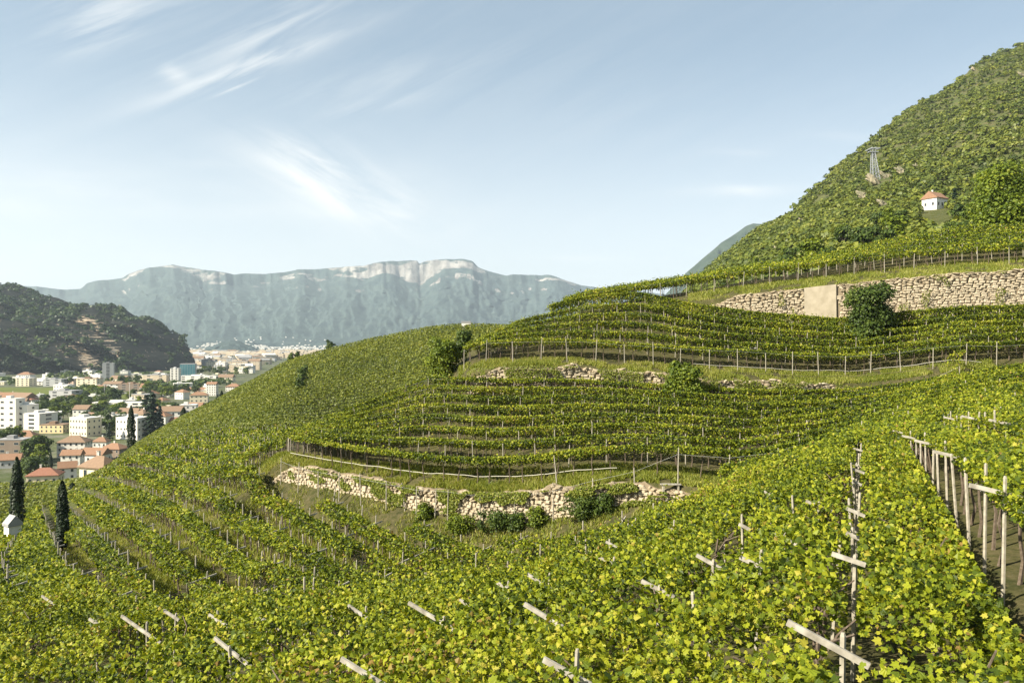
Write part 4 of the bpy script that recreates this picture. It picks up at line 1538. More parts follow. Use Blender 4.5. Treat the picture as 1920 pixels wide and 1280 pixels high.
cypress(32, 1008, 858, 25, 110, 'tallest dark cypress, standing at the left edge of the vineyard slope', 81)
cypress(117, 1006, 885, 20, 76, 'slim cypress right of the tallest one, below the red roofed house', 82)
cypress(246, 855, 763, 15, 225, 'cypress beside the white villa where the slope meets the houses', 83)
cypress(344, 790, 735, 16, 300, 'cypress on the slope edge right of the big cedar', 84)
cypress(408, 752, 708, 9, 320, 'left one of the cypress pair on the slope edge', 85)
cypress(416, 750, 703, 10, 322, 'right one of the cypress pair on the slope edge', 86)
cypress(303, 805, 760, 9, 330, 'thin cypress in front of the big cedar', 87)
cypress(538, 788, 744, 9, 205, 'small lone cypress on the far vineyard knoll', 88)
cypress(95, 835, 802, 7, 430, 'thin cypress behind the brown roofed villa', 89)
cypress(136, 900, 878, 12, 175, 'short dark cypress top near the slim cypress', 90)



# ------------------------------------------------------------------ forest on the mountain slope
def crown_cloud(name, m, P, R, nq, leafk, seed, label, cat='forest', flat=.8):
    """one mass of crowns: P centres, R radii; each crown is a lump of leaf clumps"""
    rng = np.random.default_rng(seed)
    n = len(P)
    v = rng.normal(0, 1, (n, nq, 3))
    v /= np.linalg.norm(v, axis=2)[:, :, None]
    v[:, :, 2] = np.where(v[:, :, 2] < -.2, -v[:, :, 2], v[:, :, 2])
    lump = 1 + .25 * np.sin(v[:, :, 0] * 5 + rng.uniform(0, 6, (n, 1))) * np.cos(v[:, :, 1] * 4 + v[:, :, 2] * 5 + rng.uniform(0, 6, (n, 1)))
    rr = R[:, None] * rng.uniform(.72, 1.05, (n, nq)) * lump
    Q = P[:, None, :] + v * rr[:, :, None] * np.array([1, 1, flat])
    base = rng.beta(1.5, 1.5, (n, 1)) * .62 + .02
    rnd = np.clip(base + rng.normal(.12, .12, (n, nq)), 0, 1)
    o3 = P.mean(0)
    me = leaf_mesh(name, Q.reshape(-1, 3) - o3, (R[:, None] * leafk * rng.uniform(.7, 1.3, (n, nq))).ravel(),
                   (v * .9 + np.array([0, 0, .25])).reshape(-1, 3), .35, KITEL, m, rnd.ravel(), rng)
    o = link(name, me, None, tuple(o3))
    tag(o, label, cat, kind='stuff')
    return o


ROCKSPOTS = [(1642, 343, 13), (1662, 332, 10), (1690, 322, 9), (1720, 313, 6), (1618, 368, 9), (1655, 385, 10), (1700, 350, 6), (1812, 133, 10), (1830, 135, 7), (1915, 140, 5),
             (1505, 415, 5), (1460, 470, 7), (1580, 445, 5), (1756, 402, 28)]
rng = np.random.default_rng(77)


def mountain_pts(n, k0, k1, pmin, seed, tpow=1.0):
    r = np.random.default_rng(seed)
    px = r.uniform(pmin, 2160, n)
    D, Z = lines_at(px)
    d = D[k0] + (D[k1] - D[k0]) * r.random(n) ** tpow
    X = (px - 960) / F * d
    z = ground(X, d, False) + (fbm(X * .012, d * .012, 4, 9) - .5) * 26 * np.clip((d - 440) / 200, 0, 1)
    py = 640 - z / d * F
    ok = np.ones(n, bool)
    for a, b, c in ROCKSPOTS:
        ok &= ((px - a) / c) ** 2 + ((py - b - c * .3) / (c * .9)) ** 2 > 1.5
    clear = fbm(px * .02, py * .035, 3, 21)
    ok &= clear < .80
    return np.stack([X, d, z], -1)[ok], ok


P, _ = mountain_pts(10000, 17, 18, 1290, 1, 1.0)
crown_cloud('forest', M['forest'], P + [0, 0, 1.3], rng.uniform(1.1, 3.4, len(P)) * rng.uniform(.8, 1.2, len(P)), 30, .50, 2, 'dense green forest covering the steep mountain slope', 'forest')
P, _ = mountain_pts(1500, 18, 19, 1290, 3)
P = P[P[:, 1] < 1500]
crown_cloud('forest', M['forest'], P + [0, 0, 2.5], rng.uniform(3.5, 6, len(P)), 26, .62, 4, 'forest fringe along the mountain skyline', 'forest')
P, _ = mountain_pts(2600, 15, 17, 1220, 5)
P = P[P[:, 1] > 168]
crown_cloud('thicket', M['forest'], P + [0, 0, 1.2], rng.uniform(1.6, 3.4, len(P)), 44, .44, 6, 'scrubby thicket between the vines and the mountain', 'thicket')


def rock_mesh(seed, sx, sy, sz):
    rr = np.random.default_rng(seed)
    V, Fc = [], []
    nu, nv = 14, 8
    for j in range(nv + 1):
        th = math.pi * j / nv
        for i in range(nu):
            ph = 2 * math.pi * i / nu
            v = np.array([math.sin(th) * math.cos(ph), math.sin(th) * math.sin(ph), math.cos(th)])
            k = .5 + .95 * float(vnoise(v[0] * 2.6 + seed, v[1] * 2.6 + v[2] * 4, seed)) + rr.normal(0, .09)
            V.append((v[0] * k * sx, v[1] * k * sy, v[2] * k * sz))
    for j in range(nv):
        for i in range(nu):
            a, b = j * nu + i, j * nu + (i + 1) % nu
            Fc.append((a, b, b + nu, a + nu))
    return mesh_py('rock', V, Fc, M['rock'])


def hit(px, py, dmin=20, dmax=3000):
    d = np.geomspace(dmin, dmax, 3000)
    X = (px - 960) / F * d
    z = ground(X, d, False)
    y = 640 - z / d * F
    i = np.where(y <= py)[0]
    k = i[0] if len(i) else len(d) - 1
    return float(X[k]), float(d[k]), float(z[k])


RL = ['pale rocky ground under the cable car pylon', 'pale rocks right of the pylon foot', 'sunlit track rocks right of the pylon', 'rocks at the far end of the pale track', 'orange rock face below the pylon',
      'flat pale outcrop under the pylon spur', 'narrow pale outcrop above the villa', 'orange cliff high on the mountain edge', 'small cliff right of the orange one', 'pale crag at the right frame edge',
      'tiny rock low on the mountain edge', 'reddish rock at the foot of the mountain', 'small rock in the lower forest', None]
for i, (a, b, c) in enumerate(ROCKSPOTS):
    if RL[i] is None:
        continue
    x, y, z = hit(a, b, 262)
    r = 1.35 * c / F * y
    o = link('rock_outcrop', rock_mesh(i, r * 1.15, r * .8, r * .35), None, (x, y + r * .1, z + r * .12), (.75, .45, random.uniform(-.3, .3)))
    tag(o, RL[i], 'rock')

# ------------------------------------------------------------------ dark cliff hill at the left
M['darkrock'] = mat('dark_cliff_rock', (.045, .045, .045), .95, (.12, .10, .08), .02, .9, .08)
M['lightcliff'] = mat('tan_cliff_rock', (.30, .24, .17), .95, (.42, .34, .25), .03, .8, .1)


def ridge(name, m, pxs, sil, d0, z0, d1, nt, prof, disp, back=True, attr=None, mats=None):
    """a hill: foot line d0/z0, skyline sil (photo height) at distance d1, with a back slope"""
    pxs = np.asarray(pxs, float)
    zr = (640 - np.interp(pxs, *zip(*sil))) / F * np.interp(pxs, *zip(*d1))
    dr = np.interp(pxs, *zip(*d1))
    df = np.interp(pxs, *zip(*d0))
    zf = np.interp(pxs, *zip(*z0)) if hasattr(z0, '__len__') else np.full(len(pxs), float(z0))
    T = np.linspace(0, 1, nt)
    Y = df[None] + (dr - df)[None] * T[:, None]
    Z = zf[None] + (zr - zf)[None] * prof(T[:, None], pxs[None])
    X = (pxs[None] - 960) / F * Y
    dx, dy, dz = disp(X, Y, Z, T[:, None], pxs[None])
    X, Y, Z = X + dx, Y + dy, Z + dz
    if back:
        for k, (a, b) in enumerate(((.25, .75), (.6, .3), (1, 0))):
            Yb = dr + (dr - df + 200) * a
            X = np.vstack([X, (pxs - 960) / F * Yb])
            Y = np.vstack([Y, Yb])
            Z = np.vstack([Z, zf + (zr - zf) * b - (5 if b == 0 else 0)])
    nr, nc = Y.shape
    i = np.arange(nr - 1)[:, None] * nc + np.arange(nc - 1)[None, :]
    q = np.stack([i, i + 1, i + nc + 1, i + nc], -1).reshape(-1, 4)
    V = np.stack([X, Y, Z], -1)
    me = mesh_np(name, V.reshape(-1, 3), q, np.arange(len(q)) * 4, m, smooth=True)
    if attr is not None:
        at_ = me.attributes.new('rock', 'FLOAT', 'POINT')
        at_.data.foreach_set('value', attr(V, nt).ravel().astype(np.float32))
    o = link(name, me)
    o['kind'] = 'structure'
    return o, V


SIL = [(-500, 500), (-200, 515), (0, 533), (40, 535), (60, 542), (78, 552), (110, 559), (140, 572), (170, 572), (190, 571), (215, 573), (232, 578), (250, 590), (262, 597), (290, 597), (303, 603), (318, 618), (330, 636), (342, 655), (354, 672), (360, 684), (368, 694), (380, 698)]
pxs = np.arange(-500, 381, 4.0)


def cliff_disp(X, Y, Z, T, P):
    q = P + 170 * T
    rib = np.abs(fbm(q * .012 + .4, T * 1.2 + q * .002, 3, 31) - .5) * 2
    rib2 = np.abs(fbm(q * .04 + 7, T * 3, 3, 33) - .5) * 2
    w = np.sin(np.clip(T, 0, 1) * math.pi) ** .6 * np.clip((380 - P) / 110, 0, 1)
    fine = (fbm(P * .2, T * 30, 3, 35) - .5)
    dy = w * ((rib - .35) * 620 + (rib2 - .3) * 170 + fine * 25)
    return (dy * .25 * w, dy, (fbm(P * .12, T * 14, 3, 36) - .5) * 12 * w)


def rockforest(name, rock, rock2, forest, forest2, s, strata=(.45, .45, 2.4)):
    m = bpy.data.materials.new(name)
    m.use_nodes = True
    nt = m.node_tree
    N, L = nt.nodes.new, nt.links.new
    b = nt.nodes['Principled BSDF']
    b.inputs['Roughness'].default_value = .95
    b.inputs['Specular IOR Level'].default_value = .05
    geo = N('ShaderNodeNewGeometry')
    at_ = N('ShaderNodeAttribute')
    at_.attribute_name = 'rock'

    def nz(sc, det=8, vec=None):
        n_ = N('ShaderNodeTexNoise')
        n_.inputs['Scale'].default_value = sc
        n_.inputs['Detail'].default_value = det
        n_.inputs['Roughness'].default_value = .7
        L(vec or geo.outputs['Position'], n_.inputs['Vector'])
        return n_.outputs[0]

    def ramp(f, c1, c2, a=.38, b_=.62):
        c = N('ShaderNodeValToRGB')
        c.color_ramp.elements[0].position = a
        c.color_ramp.elements[1].position = b_
        c.color_ramp.elements[0].color = (*c1, 1)
        c.color_ramp.elements[1].color = (*c2, 1)
        L(f, c.inputs[0])
        return c.outputs[0]
    mp = N('ShaderNodeMapping')
    mp.inputs['Scale'].default_value = (1, 1, .25)
    L(geo.outputs['Position'], mp.inputs[0])
    rk = ramp(nz(s * 3, 8, mp.outputs[0]), rock, rock2)
    fo = ramp(nz(s * 3.2, 12), forest, forest2)
    bp = N('ShaderNodeBump')
    bp.inputs['Strength'].default_value = .7
    bp.inputs['Distance'].default_value = .06 / s
    L(nz(s * 7, 8), bp.inputs['Height'])
    L(bp.outputs[0], b.inputs['Normal'])
    mp2 = N('ShaderNodeMapping')
    mp2.inputs['Scale'].default_value = strata
    L(geo.outputs['Position'], mp2.inputs[0])
    ma = N('ShaderNodeMath')
    ma.operation = 'MULTIPLY_ADD'
    L(nz(s * 2.4, 10, mp2.outputs[0]), ma.inputs[0])
    ma.inputs[1].default_value = 1.25
    L(at_.outputs['Fac'], ma.inputs[2])
    mask = ramp(ma.outputs[0], (0, 0, 0), (1, 1, 1), .97, 1.0)
    mx = N('ShaderNodeMixRGB')
    L(mask, mx.inputs[0])
    L(fo, mx.inputs[1])
    L(rk, mx.inputs[2])
    L(mx.outputs[0], b.inputs['Base Color'])
    return m


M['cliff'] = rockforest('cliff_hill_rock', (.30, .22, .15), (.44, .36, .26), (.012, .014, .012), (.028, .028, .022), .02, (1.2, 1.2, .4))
SPOTS = [(162, 603, 9, 10), (180, 612, 5, 15), (208, 650, 6, 16), (150, 655, 6, 15), (172, 672, 9, 18), (196, 633, 5, 12), (118, 640, 4, 8), (216, 664, 5, 8), (158, 690, 6, 10)]


def cliffrock(V, nt):
    pyv = 640 - V[:, :, 2] / V[:, :, 1] * F
    pxv = 960 + V[:, :, 0] / V[:, :, 1] * F
    out = np.full(pxv.shape, .18)
    for a, b, w_, h_ in SPOTS:
        out += .50 * np.exp(-((pxv - a + (pyv - b) * -.35) / w_) ** 2 - ((pyv - b) / h_) ** 2)
    return out


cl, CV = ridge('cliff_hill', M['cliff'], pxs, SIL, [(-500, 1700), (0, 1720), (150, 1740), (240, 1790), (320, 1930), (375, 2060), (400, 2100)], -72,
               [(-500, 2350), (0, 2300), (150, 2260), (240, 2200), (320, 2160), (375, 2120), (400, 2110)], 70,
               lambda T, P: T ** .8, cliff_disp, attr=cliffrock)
# trees on it
r = np.random.default_rng(91)
n = 7500
ti = r.random(n) ** .9 * 68
pi = r.random(n) * (len(pxs) - 2)
i0, j0 = ti.astype(int), pi.astype(int)
A = CV[i0, j0] + (CV[i0 + 1, j0] - CV[i0, j0]) * (ti - i0)[:, None] + (CV[i0, j0 + 1] - CV[i0, j0]) * (pi - j0)[:, None]
e1 = CV[i0 + 1, j0] - CV[i0, j0]
e2 = CV[i0, j0 + 1] - CV[i0, j0]
nn = np.cross(e2, e1)
nn /= np.linalg.norm(nn, axis=1)[:, None] + 1e-9
nz = np.abs(nn[:, 2])
pp_ = pxs[j0]
prob = np.clip((nz - .12) / .22, .15, 1) * np.where((pp_ > 236) & (i0 < 62), .12, 1)
face = fbm(pp_ * .03 + ti * .02, ti * .05, 3, 71)
cpy = 640 - A[:, 2] / A[:, 1] * F
cpx = 960 + A[:, 0] / A[:, 1] * F
cutm = np.zeros(n, bool)
for a_, b_, w_, h_ in SPOTS:
    cutm |= ((cpx - a_ - (cpy - b_) * .35) / w_) ** 2 + ((cpy - b_) / h_) ** 2 < 1
keep = (r.random(n) < prob) & ~cutm
A = A[keep]
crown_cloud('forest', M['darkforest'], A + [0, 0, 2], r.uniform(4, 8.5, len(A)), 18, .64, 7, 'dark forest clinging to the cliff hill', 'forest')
# ------------------------------------------------------------------ the big hazy mountain across the valley


M['massif'] = rockforest('far_massif', (.15, .14, .13), (.34, .325, .30), (.040, .060, .062), (.072, .098, .090), .0022)  # forest tones lightened and blued to carry part of the distance haze
MS = [(-400, 560), (-100, 552), (40, 538), (75, 541), (110, 546), (150, 545), (162, 536), (185, 531), (230, 525), (240, 518), (262, 511), (290, 506), (322, 503), (340, 506), (365, 509), (400, 514), (440, 520), (460, 516), (480, 517), (520, 515), (560, 509), (620, 505), (680, 503), (700, 498), (735, 493), (762, 490), (782, 490), (786, 496), (794, 492), (800, 490), (870, 490), (886, 494), (897, 506), (915, 512), (950, 520), (962, 517), (1000, 517), (1030, 518), (1060, 528), (1090, 536), (1130, 541), (1180, 545), (1250, 552), (1500, 575)]
pxm = np.arange(-400, 1501, 3.0)
FT = [(-400, 5600), (300, 5600), (500, 5600), (900, 6800), (1500, 8000)]
RT = [(-400, 10500), (1500, 10500)]


def mprof(T, P):
    T = T + 0 * P
    edge = .82 + .05 * (fbm(P * .012, P * 0, 3, 41) - .5) * 2 + .03 * (fbm(P * .09, P * 0, 3, 42) - .5)
    cl_h = .20 * np.clip(fbm(P * .009, P * 0, 2, 44) * 2.2 - .35, .15, 1) + .10 * np.exp(-((P - 820) / 110) ** 2)
    low = np.where(T < .22, T / .22 * .055, .055 + (T - .22) / (edge - .22) * (1 - .055 - cl_h))
    cliff = (1 - cl_h) + (T - edge) / .05 * cl_h * .88
    top = 1 - cl_h * .12 + (T - edge - .05) / (1 - edge - .05) * cl_h * .12
    return np.where(T < edge, low, np.where(T < edge + .05, cliff, np.clip(top, 0, 1)))


def mdisp(X, Y, Z, T, P):
    w = np.interp(T, [0, .1, .3, .6, .74, .86, 1], [0, 0, .9, 1, .55, .22, 0])
    spur = fbm(P * .012 + T * 1.1, T * 2.2, 5, 51)
    s2 = fbm(P * .05 - T * 1.6, T * 7, 5, 53)
    s3 = fbm(P * .16 + T * 5, T * 18, 5, 54) - .5
    lowh = np.clip(1 - np.abs(T - .14) / .12, 0, 1) * (fbm(P * .015, T * 8, 3, 56) - .35) * 160
    return (X * 0, w * ((spur - .3) * 380 + (s2 - .3) * 170 + s3 * 260), w * ((s2 - .4) * -30 + s3 * 40) + lowh)


def mrock(V, nt):
    nr, nc = V.shape[:2]
    T = np.linspace(0, 1, nt)[:, None]
    out = np.full((nr, nc), .0)
    P = pxm[None]
    edge = .82 + .05 * (fbm(P * .012, P * 0, 3, 41) - .5) * 2 + .03 * (fbm(P * .09, P * 0, 3, 42) - .5)
    amt = np.interp(P, [-400, 140, 200, 240, 300, 400, 440, 520, 560, 620, 690, 880, 905, 960, 1050, 1120, 1500], [0, .2, .6, 1, 1, .8, .4, .6, .8, .8, 1.1, 1.1, .7, .6, .9, .5, .1])
    band = np.clip(1 - np.abs(T - edge - .02) / .045, 0, 1) ** .5
    band2 = np.clip(1 - np.abs(T - edge + .10) / .04, 0, 1) * np.interp(P, [-400, 500, 560, 700, 760, 880, 920, 1040, 1100, 1500], [.1, .1, .5, .3, .9, 1, .6, .7, .3, .1])
    gull = (fbm(P * .16 + T * 3, T * 5, 3, 57) > .60) * np.clip((T - .55) / .2, 0, 1) * np.clip((edge - T) / .1, 0, 1)
    out[:nt] = .05 + .42 * band * amt + .30 * band2 + .20 * gull * (.3 + amt) + .20 * (fbm(P * .05 + 0 * T, T * 70 + P * .02, 3, 59) - .5) * (T > .5)
    return out


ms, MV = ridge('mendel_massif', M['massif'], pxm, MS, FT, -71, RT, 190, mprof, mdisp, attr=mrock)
ms.name = 'far_mountain'
ms.data.name = 'far_mountain'

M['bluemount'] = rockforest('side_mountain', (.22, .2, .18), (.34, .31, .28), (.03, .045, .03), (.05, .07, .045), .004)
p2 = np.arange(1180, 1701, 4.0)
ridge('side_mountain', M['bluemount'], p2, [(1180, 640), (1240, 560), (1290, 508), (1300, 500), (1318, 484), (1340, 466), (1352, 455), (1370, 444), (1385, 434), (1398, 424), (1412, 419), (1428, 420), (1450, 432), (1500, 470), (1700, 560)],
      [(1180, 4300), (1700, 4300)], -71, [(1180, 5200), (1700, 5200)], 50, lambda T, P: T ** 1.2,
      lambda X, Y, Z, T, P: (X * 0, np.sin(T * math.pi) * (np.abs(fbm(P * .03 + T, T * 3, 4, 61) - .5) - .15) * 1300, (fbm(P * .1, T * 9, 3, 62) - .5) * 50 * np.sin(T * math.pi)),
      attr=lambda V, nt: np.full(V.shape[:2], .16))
# castle hill in the valley
p3 = np.arange(360, 520, 3.0)
ridge('castle_hill', M['massif'], p3, [(360, 662), (395, 652), (415, 640), (432, 637), (450, 640), (468, 647), (490, 656), (520, 662)], [(360, 4600), (520, 4600)], -71, [(360, 4900), (520, 4900)], 24, lambda T, P: T ** .8,
      lambda X, Y, Z, T, P: (X * 0, (fbm(P * .08, T * 4, 3, 63) - .5) * 120 * np.sin(T * math.pi), X * 0 + (fbm(P * .1, T * 4, 3, 64) - .5) * 8), attr=lambda V, nt: np.full(V.shape[:2], -.1))

# ------------------------------------------------------------------ town
WALLS = {'white': (.66, .63, .57), 'cream': (.66, .58, .42), 'yellow': (.62, .50, .28), 'grey': (.38, .38, .37), 'pink': (.60, .44, .34), 'tan': (.48, .40, .29), 'brown': (.22, .17, .13)}
WM = {k: mat('%s_plaster' % k, v, .9, tuple(min(1, c * 1.12) for c in v), .4) for k, v in WALLS.items()}
ROOFS = {'orange': (.27, .155, .095), 'red': (.27, .125, .08), 'brown': (.24, .16, .105), 'grey': (.30, .30, .30), 'white': (.66, .64, .60), 'dark': (.10, .10, .10)}
RM = {k: mat('%s_roof' % k, tuple(c * .82 for c in v), .9, v, 1.5, .3, 3) for k, v in ROOFS.items()}
M['glass'] = mat('window_glass', (.035, .045, .055), .15, spec=.6)
M['frame'] = mat('window_frame', (.55, .50, .42), .7)
M['tealglass'] = mat('teal_curtain_glass', (.06, .20, .24), .2, (.10, .27, .30), .08, spec=.6)


def window_mesh(w, h):
    mb = MB()
    mb.box(-w / 2 - .1, w / 2 + .1, -.06, .03, -.12, 0, 1)
    mb.box(-w / 2 - .1, w / 2 + .1, -.06, .03, h, h + .1, 1)
    mb.box(-w / 2 - .1, -w / 2, -.06, .03, 0, h, 1)
    mb.box(w / 2, w / 2 + .1, -.06, .03, 0, h, 1)
    mb.box(-w / 2, w / 2, -.03, .02, 0, h, 0)
    return mb.mesh('window', mats=[M['glass'], M['frame']])


WIN = {'small': window_mesh(1.1, 1.4), 'wide': window_mesh(2.6, 1.5), 'band': window_mesh(5.5, 1.6)}
WALLC, ROOFC = {}, {}


def building(px, py, wpx, hpx, label, wall='white', roof='orange', kind='hip', roofh=.28, dep=None, rot=0, d=None, win='small', group=None, name='house', cat='house', floors=None, windows=True, chimneys=1, ground_drop=1.5):
    if d is None:
        x, y, z = hit(px, py, 215)
    else:
        x, y = at(px, d), d
        z = gz(x, y)
    w = wpx / F * y
    h = hpx / F * y
    dep = (dep or .7) * w if (dep or .7) < 5 else dep
    t = thing(name, label, cat, (x, y + dep / 2, z), group, rot)
    rh = roofh * min(w, dep)
    if kind == 'flat':
        rh = 0
    wh = max(h - rh, 2.6)
    mb = MB()
    mb.box(-w / 2, w / 2, -dep / 2, dep / 2, -ground_drop, wh)
    if kind == 'gable':
        mb.add([(-w / 2, -dep / 2, wh), (-w / 2, dep / 2, wh), (-w / 2, 0, wh + rh), (w / 2, -dep / 2, wh), (w / 2, dep / 2, wh), (w / 2, 0, wh + rh)], [(0, 2, 1), (3, 4, 5)])
    link('wall', mb.mesh('wall', WM[wall]), t)
    e = max(.5, w * .035) if w > 4 else .12
    mb = MB()
    if kind == 'flat':
        mb.box(-w / 2 - .15, w / 2 + .15, -dep / 2 - .15, dep / 2 + .15, wh + .002, wh + .45)
        if w > 10:
            mb.box(-w * .2, w * .05, -dep * .2, dep * .2, wh + .45, wh + 2.4)
    else:
        a, b = w / 2 + e, dep / 2 + e
        zl = wh - .15
        th = .28
        if kind == 'gable':
            r0, r1 = (-a, 0, wh + rh + .12), (a, 0, wh + rh + .12)
        else:
            q = max(0, a - b) if a > b else 0
            r0, r1 = (-q - .05, 0, wh + rh), (q + .05, 0, wh + rh)
        V = [(-a, -b, zl), (a, -b, zl), (a, b, zl), (-a, b, zl), r0, r1]
        V += [(-a, -b, zl - th), (a, -b, zl - th), (a, b, zl - th), (-a, b, zl - th)]
        mb.add(V, [(0, 1, 5, 4), (2, 3, 4, 5), (1, 2, 5), (3, 0, 4), (0, 6, 7, 1), (1, 7, 8, 2), (2, 8, 9, 3), (3, 9, 6, 0), (9, 8, 7, 6)])
    rf = link('roof', mb.mesh('roof', RM[roof]), t)
    if kind != 'flat':
        for c in range(chimneys):
            mb = MB()
            cx = random.uniform(-.25, .25) * w
            mb.box(cx - .35, cx + .35, dep * .08, dep * .08 + .6, wh + rh * .4, wh + rh + 1.0)
            mb.box(cx - .45, cx + .45, dep * .08 - .1, dep * .08 + .7, wh + rh + 1.0, wh + rh + 1.15)
            link('chimney', mb.mesh('chimney', WM['white']), rf)
    if windows:
        ww = {'small': 1.3, 'wide': 2.8, 'band': 5.9}[win]
        nf = floors or max(1, int(wh / 3.0))
        fh = wh / nf
        for f_ in range(nf):
            nx = max(1, int(w / (ww * 2.3)))
            for i_ in range(nx):
                link('window', WIN[win], t, (-w / 2 + w * (i_ + .5) / nx, -dep / 2 - .01, f_ * fh + fh * .32))
            ny = max(1, int(dep / (ww * 2.6)))
            for sd in (-1, 1):
                for i_ in range(ny):
                    link('window', WIN[win], t, (sd * (w / 2 + .01), -dep / 2 + dep * (i_ + .5) / ny, f_ * fh + fh * .32), (0, 0, math.pi / 2 * sd))
    return t


B = building
B(74, 911, 54, 32, 'broad house with a brick red hipped roof at the foot of the vineyard', 'cream', 'red', 'hip', .30, rot=.25)
B(178, 906, 60, 42, 'large farmhouse with a brown hipped roof nearest the vineyard slope', 'cream', 'brown', 'hip', .42, rot=-.35, chimneys=2)
B(121, 900, 30, 34, 'narrow house with a salmon roof between the red roof and the brown farmhouse', 'white', 'orange', 'gable', .5, rot=.5)
B(131, 858, 50, 40, 'white villa under a wide brown hipped roof with dark round windows', 'white', 'brown', 'hip', .30, rot=.1, chimneys=2)
B(130, 874, 34, 30, 'white house with orange roof in front of the wide brown roofed villa', 'white', 'orange', 'gable', .35, rot=.15)
B(172, 868, 44, 27, 'long white house with an orange tiled roof in the middle of the cluster', 'white', 'orange', 'gable', .35, rot=-.1, chimneys=2)
B(208, 862, 42, 30, 'dark walled house with an orange roof at the right end of the cluster', 'brown', 'orange', 'hip', .3, rot=-.2)
B(186, 840, 26, 20, 'small pale house with a brown roof behind the orange roofs', 'white', 'orange', 'hip', .4)
B(14, 878, 34, 26, 'orange roofed house half hidden behind the tallest cypress', 'grey', 'orange', 'gable', .4, rot=.3, chimneys=2)
B(42, 826, 38, 18, 'low house with an orange tiled roof left of the dark pine', 'tan', 'orange', 'hip', .4, rot=.1, chimneys=2)
B(16, 852, 50, 27, 'long brown flat roofed building at the left edge', 'brown', 'grey', 'flat', rot=.08, win='wide')
B(243, 824, 52, 40, 'tall white villa behind the cypress on the slope edge', 'white', 'white', 'flat', rot=-.35, floors=3)
B(262, 812, 26, 44, 'cream tower wing beside the tall white villa', 'cream', 'brown', 'hip', .3, rot=-.3, dep=1.0)
B(152, 818, 46, 34, 'cream apartment house with balconies and chimneys in the trees', 'cream', 'white', 'flat', rot=-.4, floors=3)
B(96, 812, 44, 15, 'low yellow villa with a little dome like turret', 'yellow', 'brown', 'flat', rot=0)
B(14, 803, 36, 55, 'white terraced apartment block, tallest at the left edge', 'white', 'white', 'flat', floors=5, win='wide', rot=-.1)
B(40, 802, 28, 42, 'white stepped apartment block in the middle of the left complex', 'white', 'white', 'flat', floors=4, win='wide', rot=-.1, dep=1.1)
B(64, 806, 36, 30, 'pale grey apartment wing at the right of the white complex', 'white', 'white', 'flat', floors=4, win='band', rot=-.25, dep=1.2)
B(320, 800, 28, 17, 'house with a bright red roof at the slope edge', 'white', 'red', 'gable', .35, rot=.1)
B(362, 768, 30, 13, 'low orange roofed house right of the slope cypress', 'tan', 'orange', 'gable', .35)
B(10, 752, 32, 16, 'house with a red gabled roof at the left frame edge by the green field', 'pink', 'orange', 'gable', .4)
B(43, 756, 34, 13, 'long low house with a bright red roof above the white complex', 'white', 'red', 'hip', .25)
B(115, 750, 46, 17, 'grey flat roofed commercial building behind the tree row', 'grey', 'grey', 'flat', win='band', rot=-.12, name='commercial_building', cat='building')
B(72, 748, 26, 10, 'small grey cream villa beside the grey commercial building', 'cream', 'grey', 'hip', .3)
B(222, 772, 100, 17, 'long white vaulted warehouse among the garden trees', 'white', 'white', 'flat', win='band', dep=.25, rot=-.06, name='warehouse', cat='warehouse')
B(204, 800, 40, 20, 'white low roofed workshop behind the cream apartments', 'grey', 'white', 'flat', win='wide')
B(42, 724, 25, 15, 'cream cube shaped building beside the green field', 'cream', 'white', 'flat', win='wide', name='commercial_building', cat='building', dep=1)
B(70, 722, 20, 12, 'white gabled hall right of the cream cube', 'white', 'white', 'gable', .3, win='wide', name='warehouse', cat='warehouse')
B(98, 724, 34, 13, 'long teal grey flat hall in front of the cliff', 'grey', 'grey', 'flat', win='band', name='warehouse', cat='warehouse')
B(128, 722, 20, 12, 'pinkish block near the long grey hall', 'pink', 'white', 'flat', win='wide', name='commercial_building', cat='building')
B(162, 728, 38, 18, 'tan factory building with a tall white side wall', 'cream', 'brown', 'flat', win='wide', name='factory', cat='factory')
B(183, 734, 32, 12, 'white villa with a small orange roof before the factory', 'white', 'orange', 'hip', .25)
B(209, 730, 32, 15, 'brown roofed shed with a white end wall', 'white', 'brown', 'gable', .2, name='warehouse', cat='warehouse', win='wide')
B(243, 733, 44, 13, 'long dark brown hall right of the brown roofed shed', 'brown', 'brown', 'flat', win='band', name='warehouse', cat='warehouse')
B(274, 735, 24, 16, 'white house with two orange gables in the middle of town', 'white', 'orange', 'gable', .4)
B(290, 716, 44, 13, 'tan industrial hall below the cliff hill', 'tan', 'grey', 'flat', win='band', name='warehouse', cat='warehouse')
B(250, 712, 60, 9, 'very long low pale hall right of the grey tower', 'cream', 'grey', 'flat', win='band', dep=.3, name='warehouse', cat='warehouse')
B(370, 716, 70, 11, 'long white hall with a flat roof right of the glass block', 'white', 'white', 'flat', win='band', dep=.3, name='warehouse', cat='warehouse')
B(396, 742, 18, 26, 'narrow white house behind the cypress pair', 'white', 'orange', 'gable', .3)
B(378, 738, 22, 12, 'pinkish house with a salmon roof left of the cypress pair', 'pink', 'orange', 'hip', .3)
B(436, 733, 26, 14, 'white house with orange roof right of the cypress pair', 'white', 'orange', 'hip', .3)
B(199, 713, 19, 32, 'slender grey office tower standing alone under the cliff', 'grey', 'grey', 'flat', win='band', floors=12, dep=1.0, rot=.35, name='office_tower', cat='tower')
B(326, 718, 15, 27, 'white tower block next to the teal glass building', 'white', 'white', 'flat', win='wide', floors=9, dep=1.1, rot=.1, name='tower_block', cat='tower')
B(407, 698, 12, 14, 'small grey tower block at the foot of the far city', 'grey', 'white', 'flat', win='wide', floors=6, dep=1, name='tower_block', cat='tower')
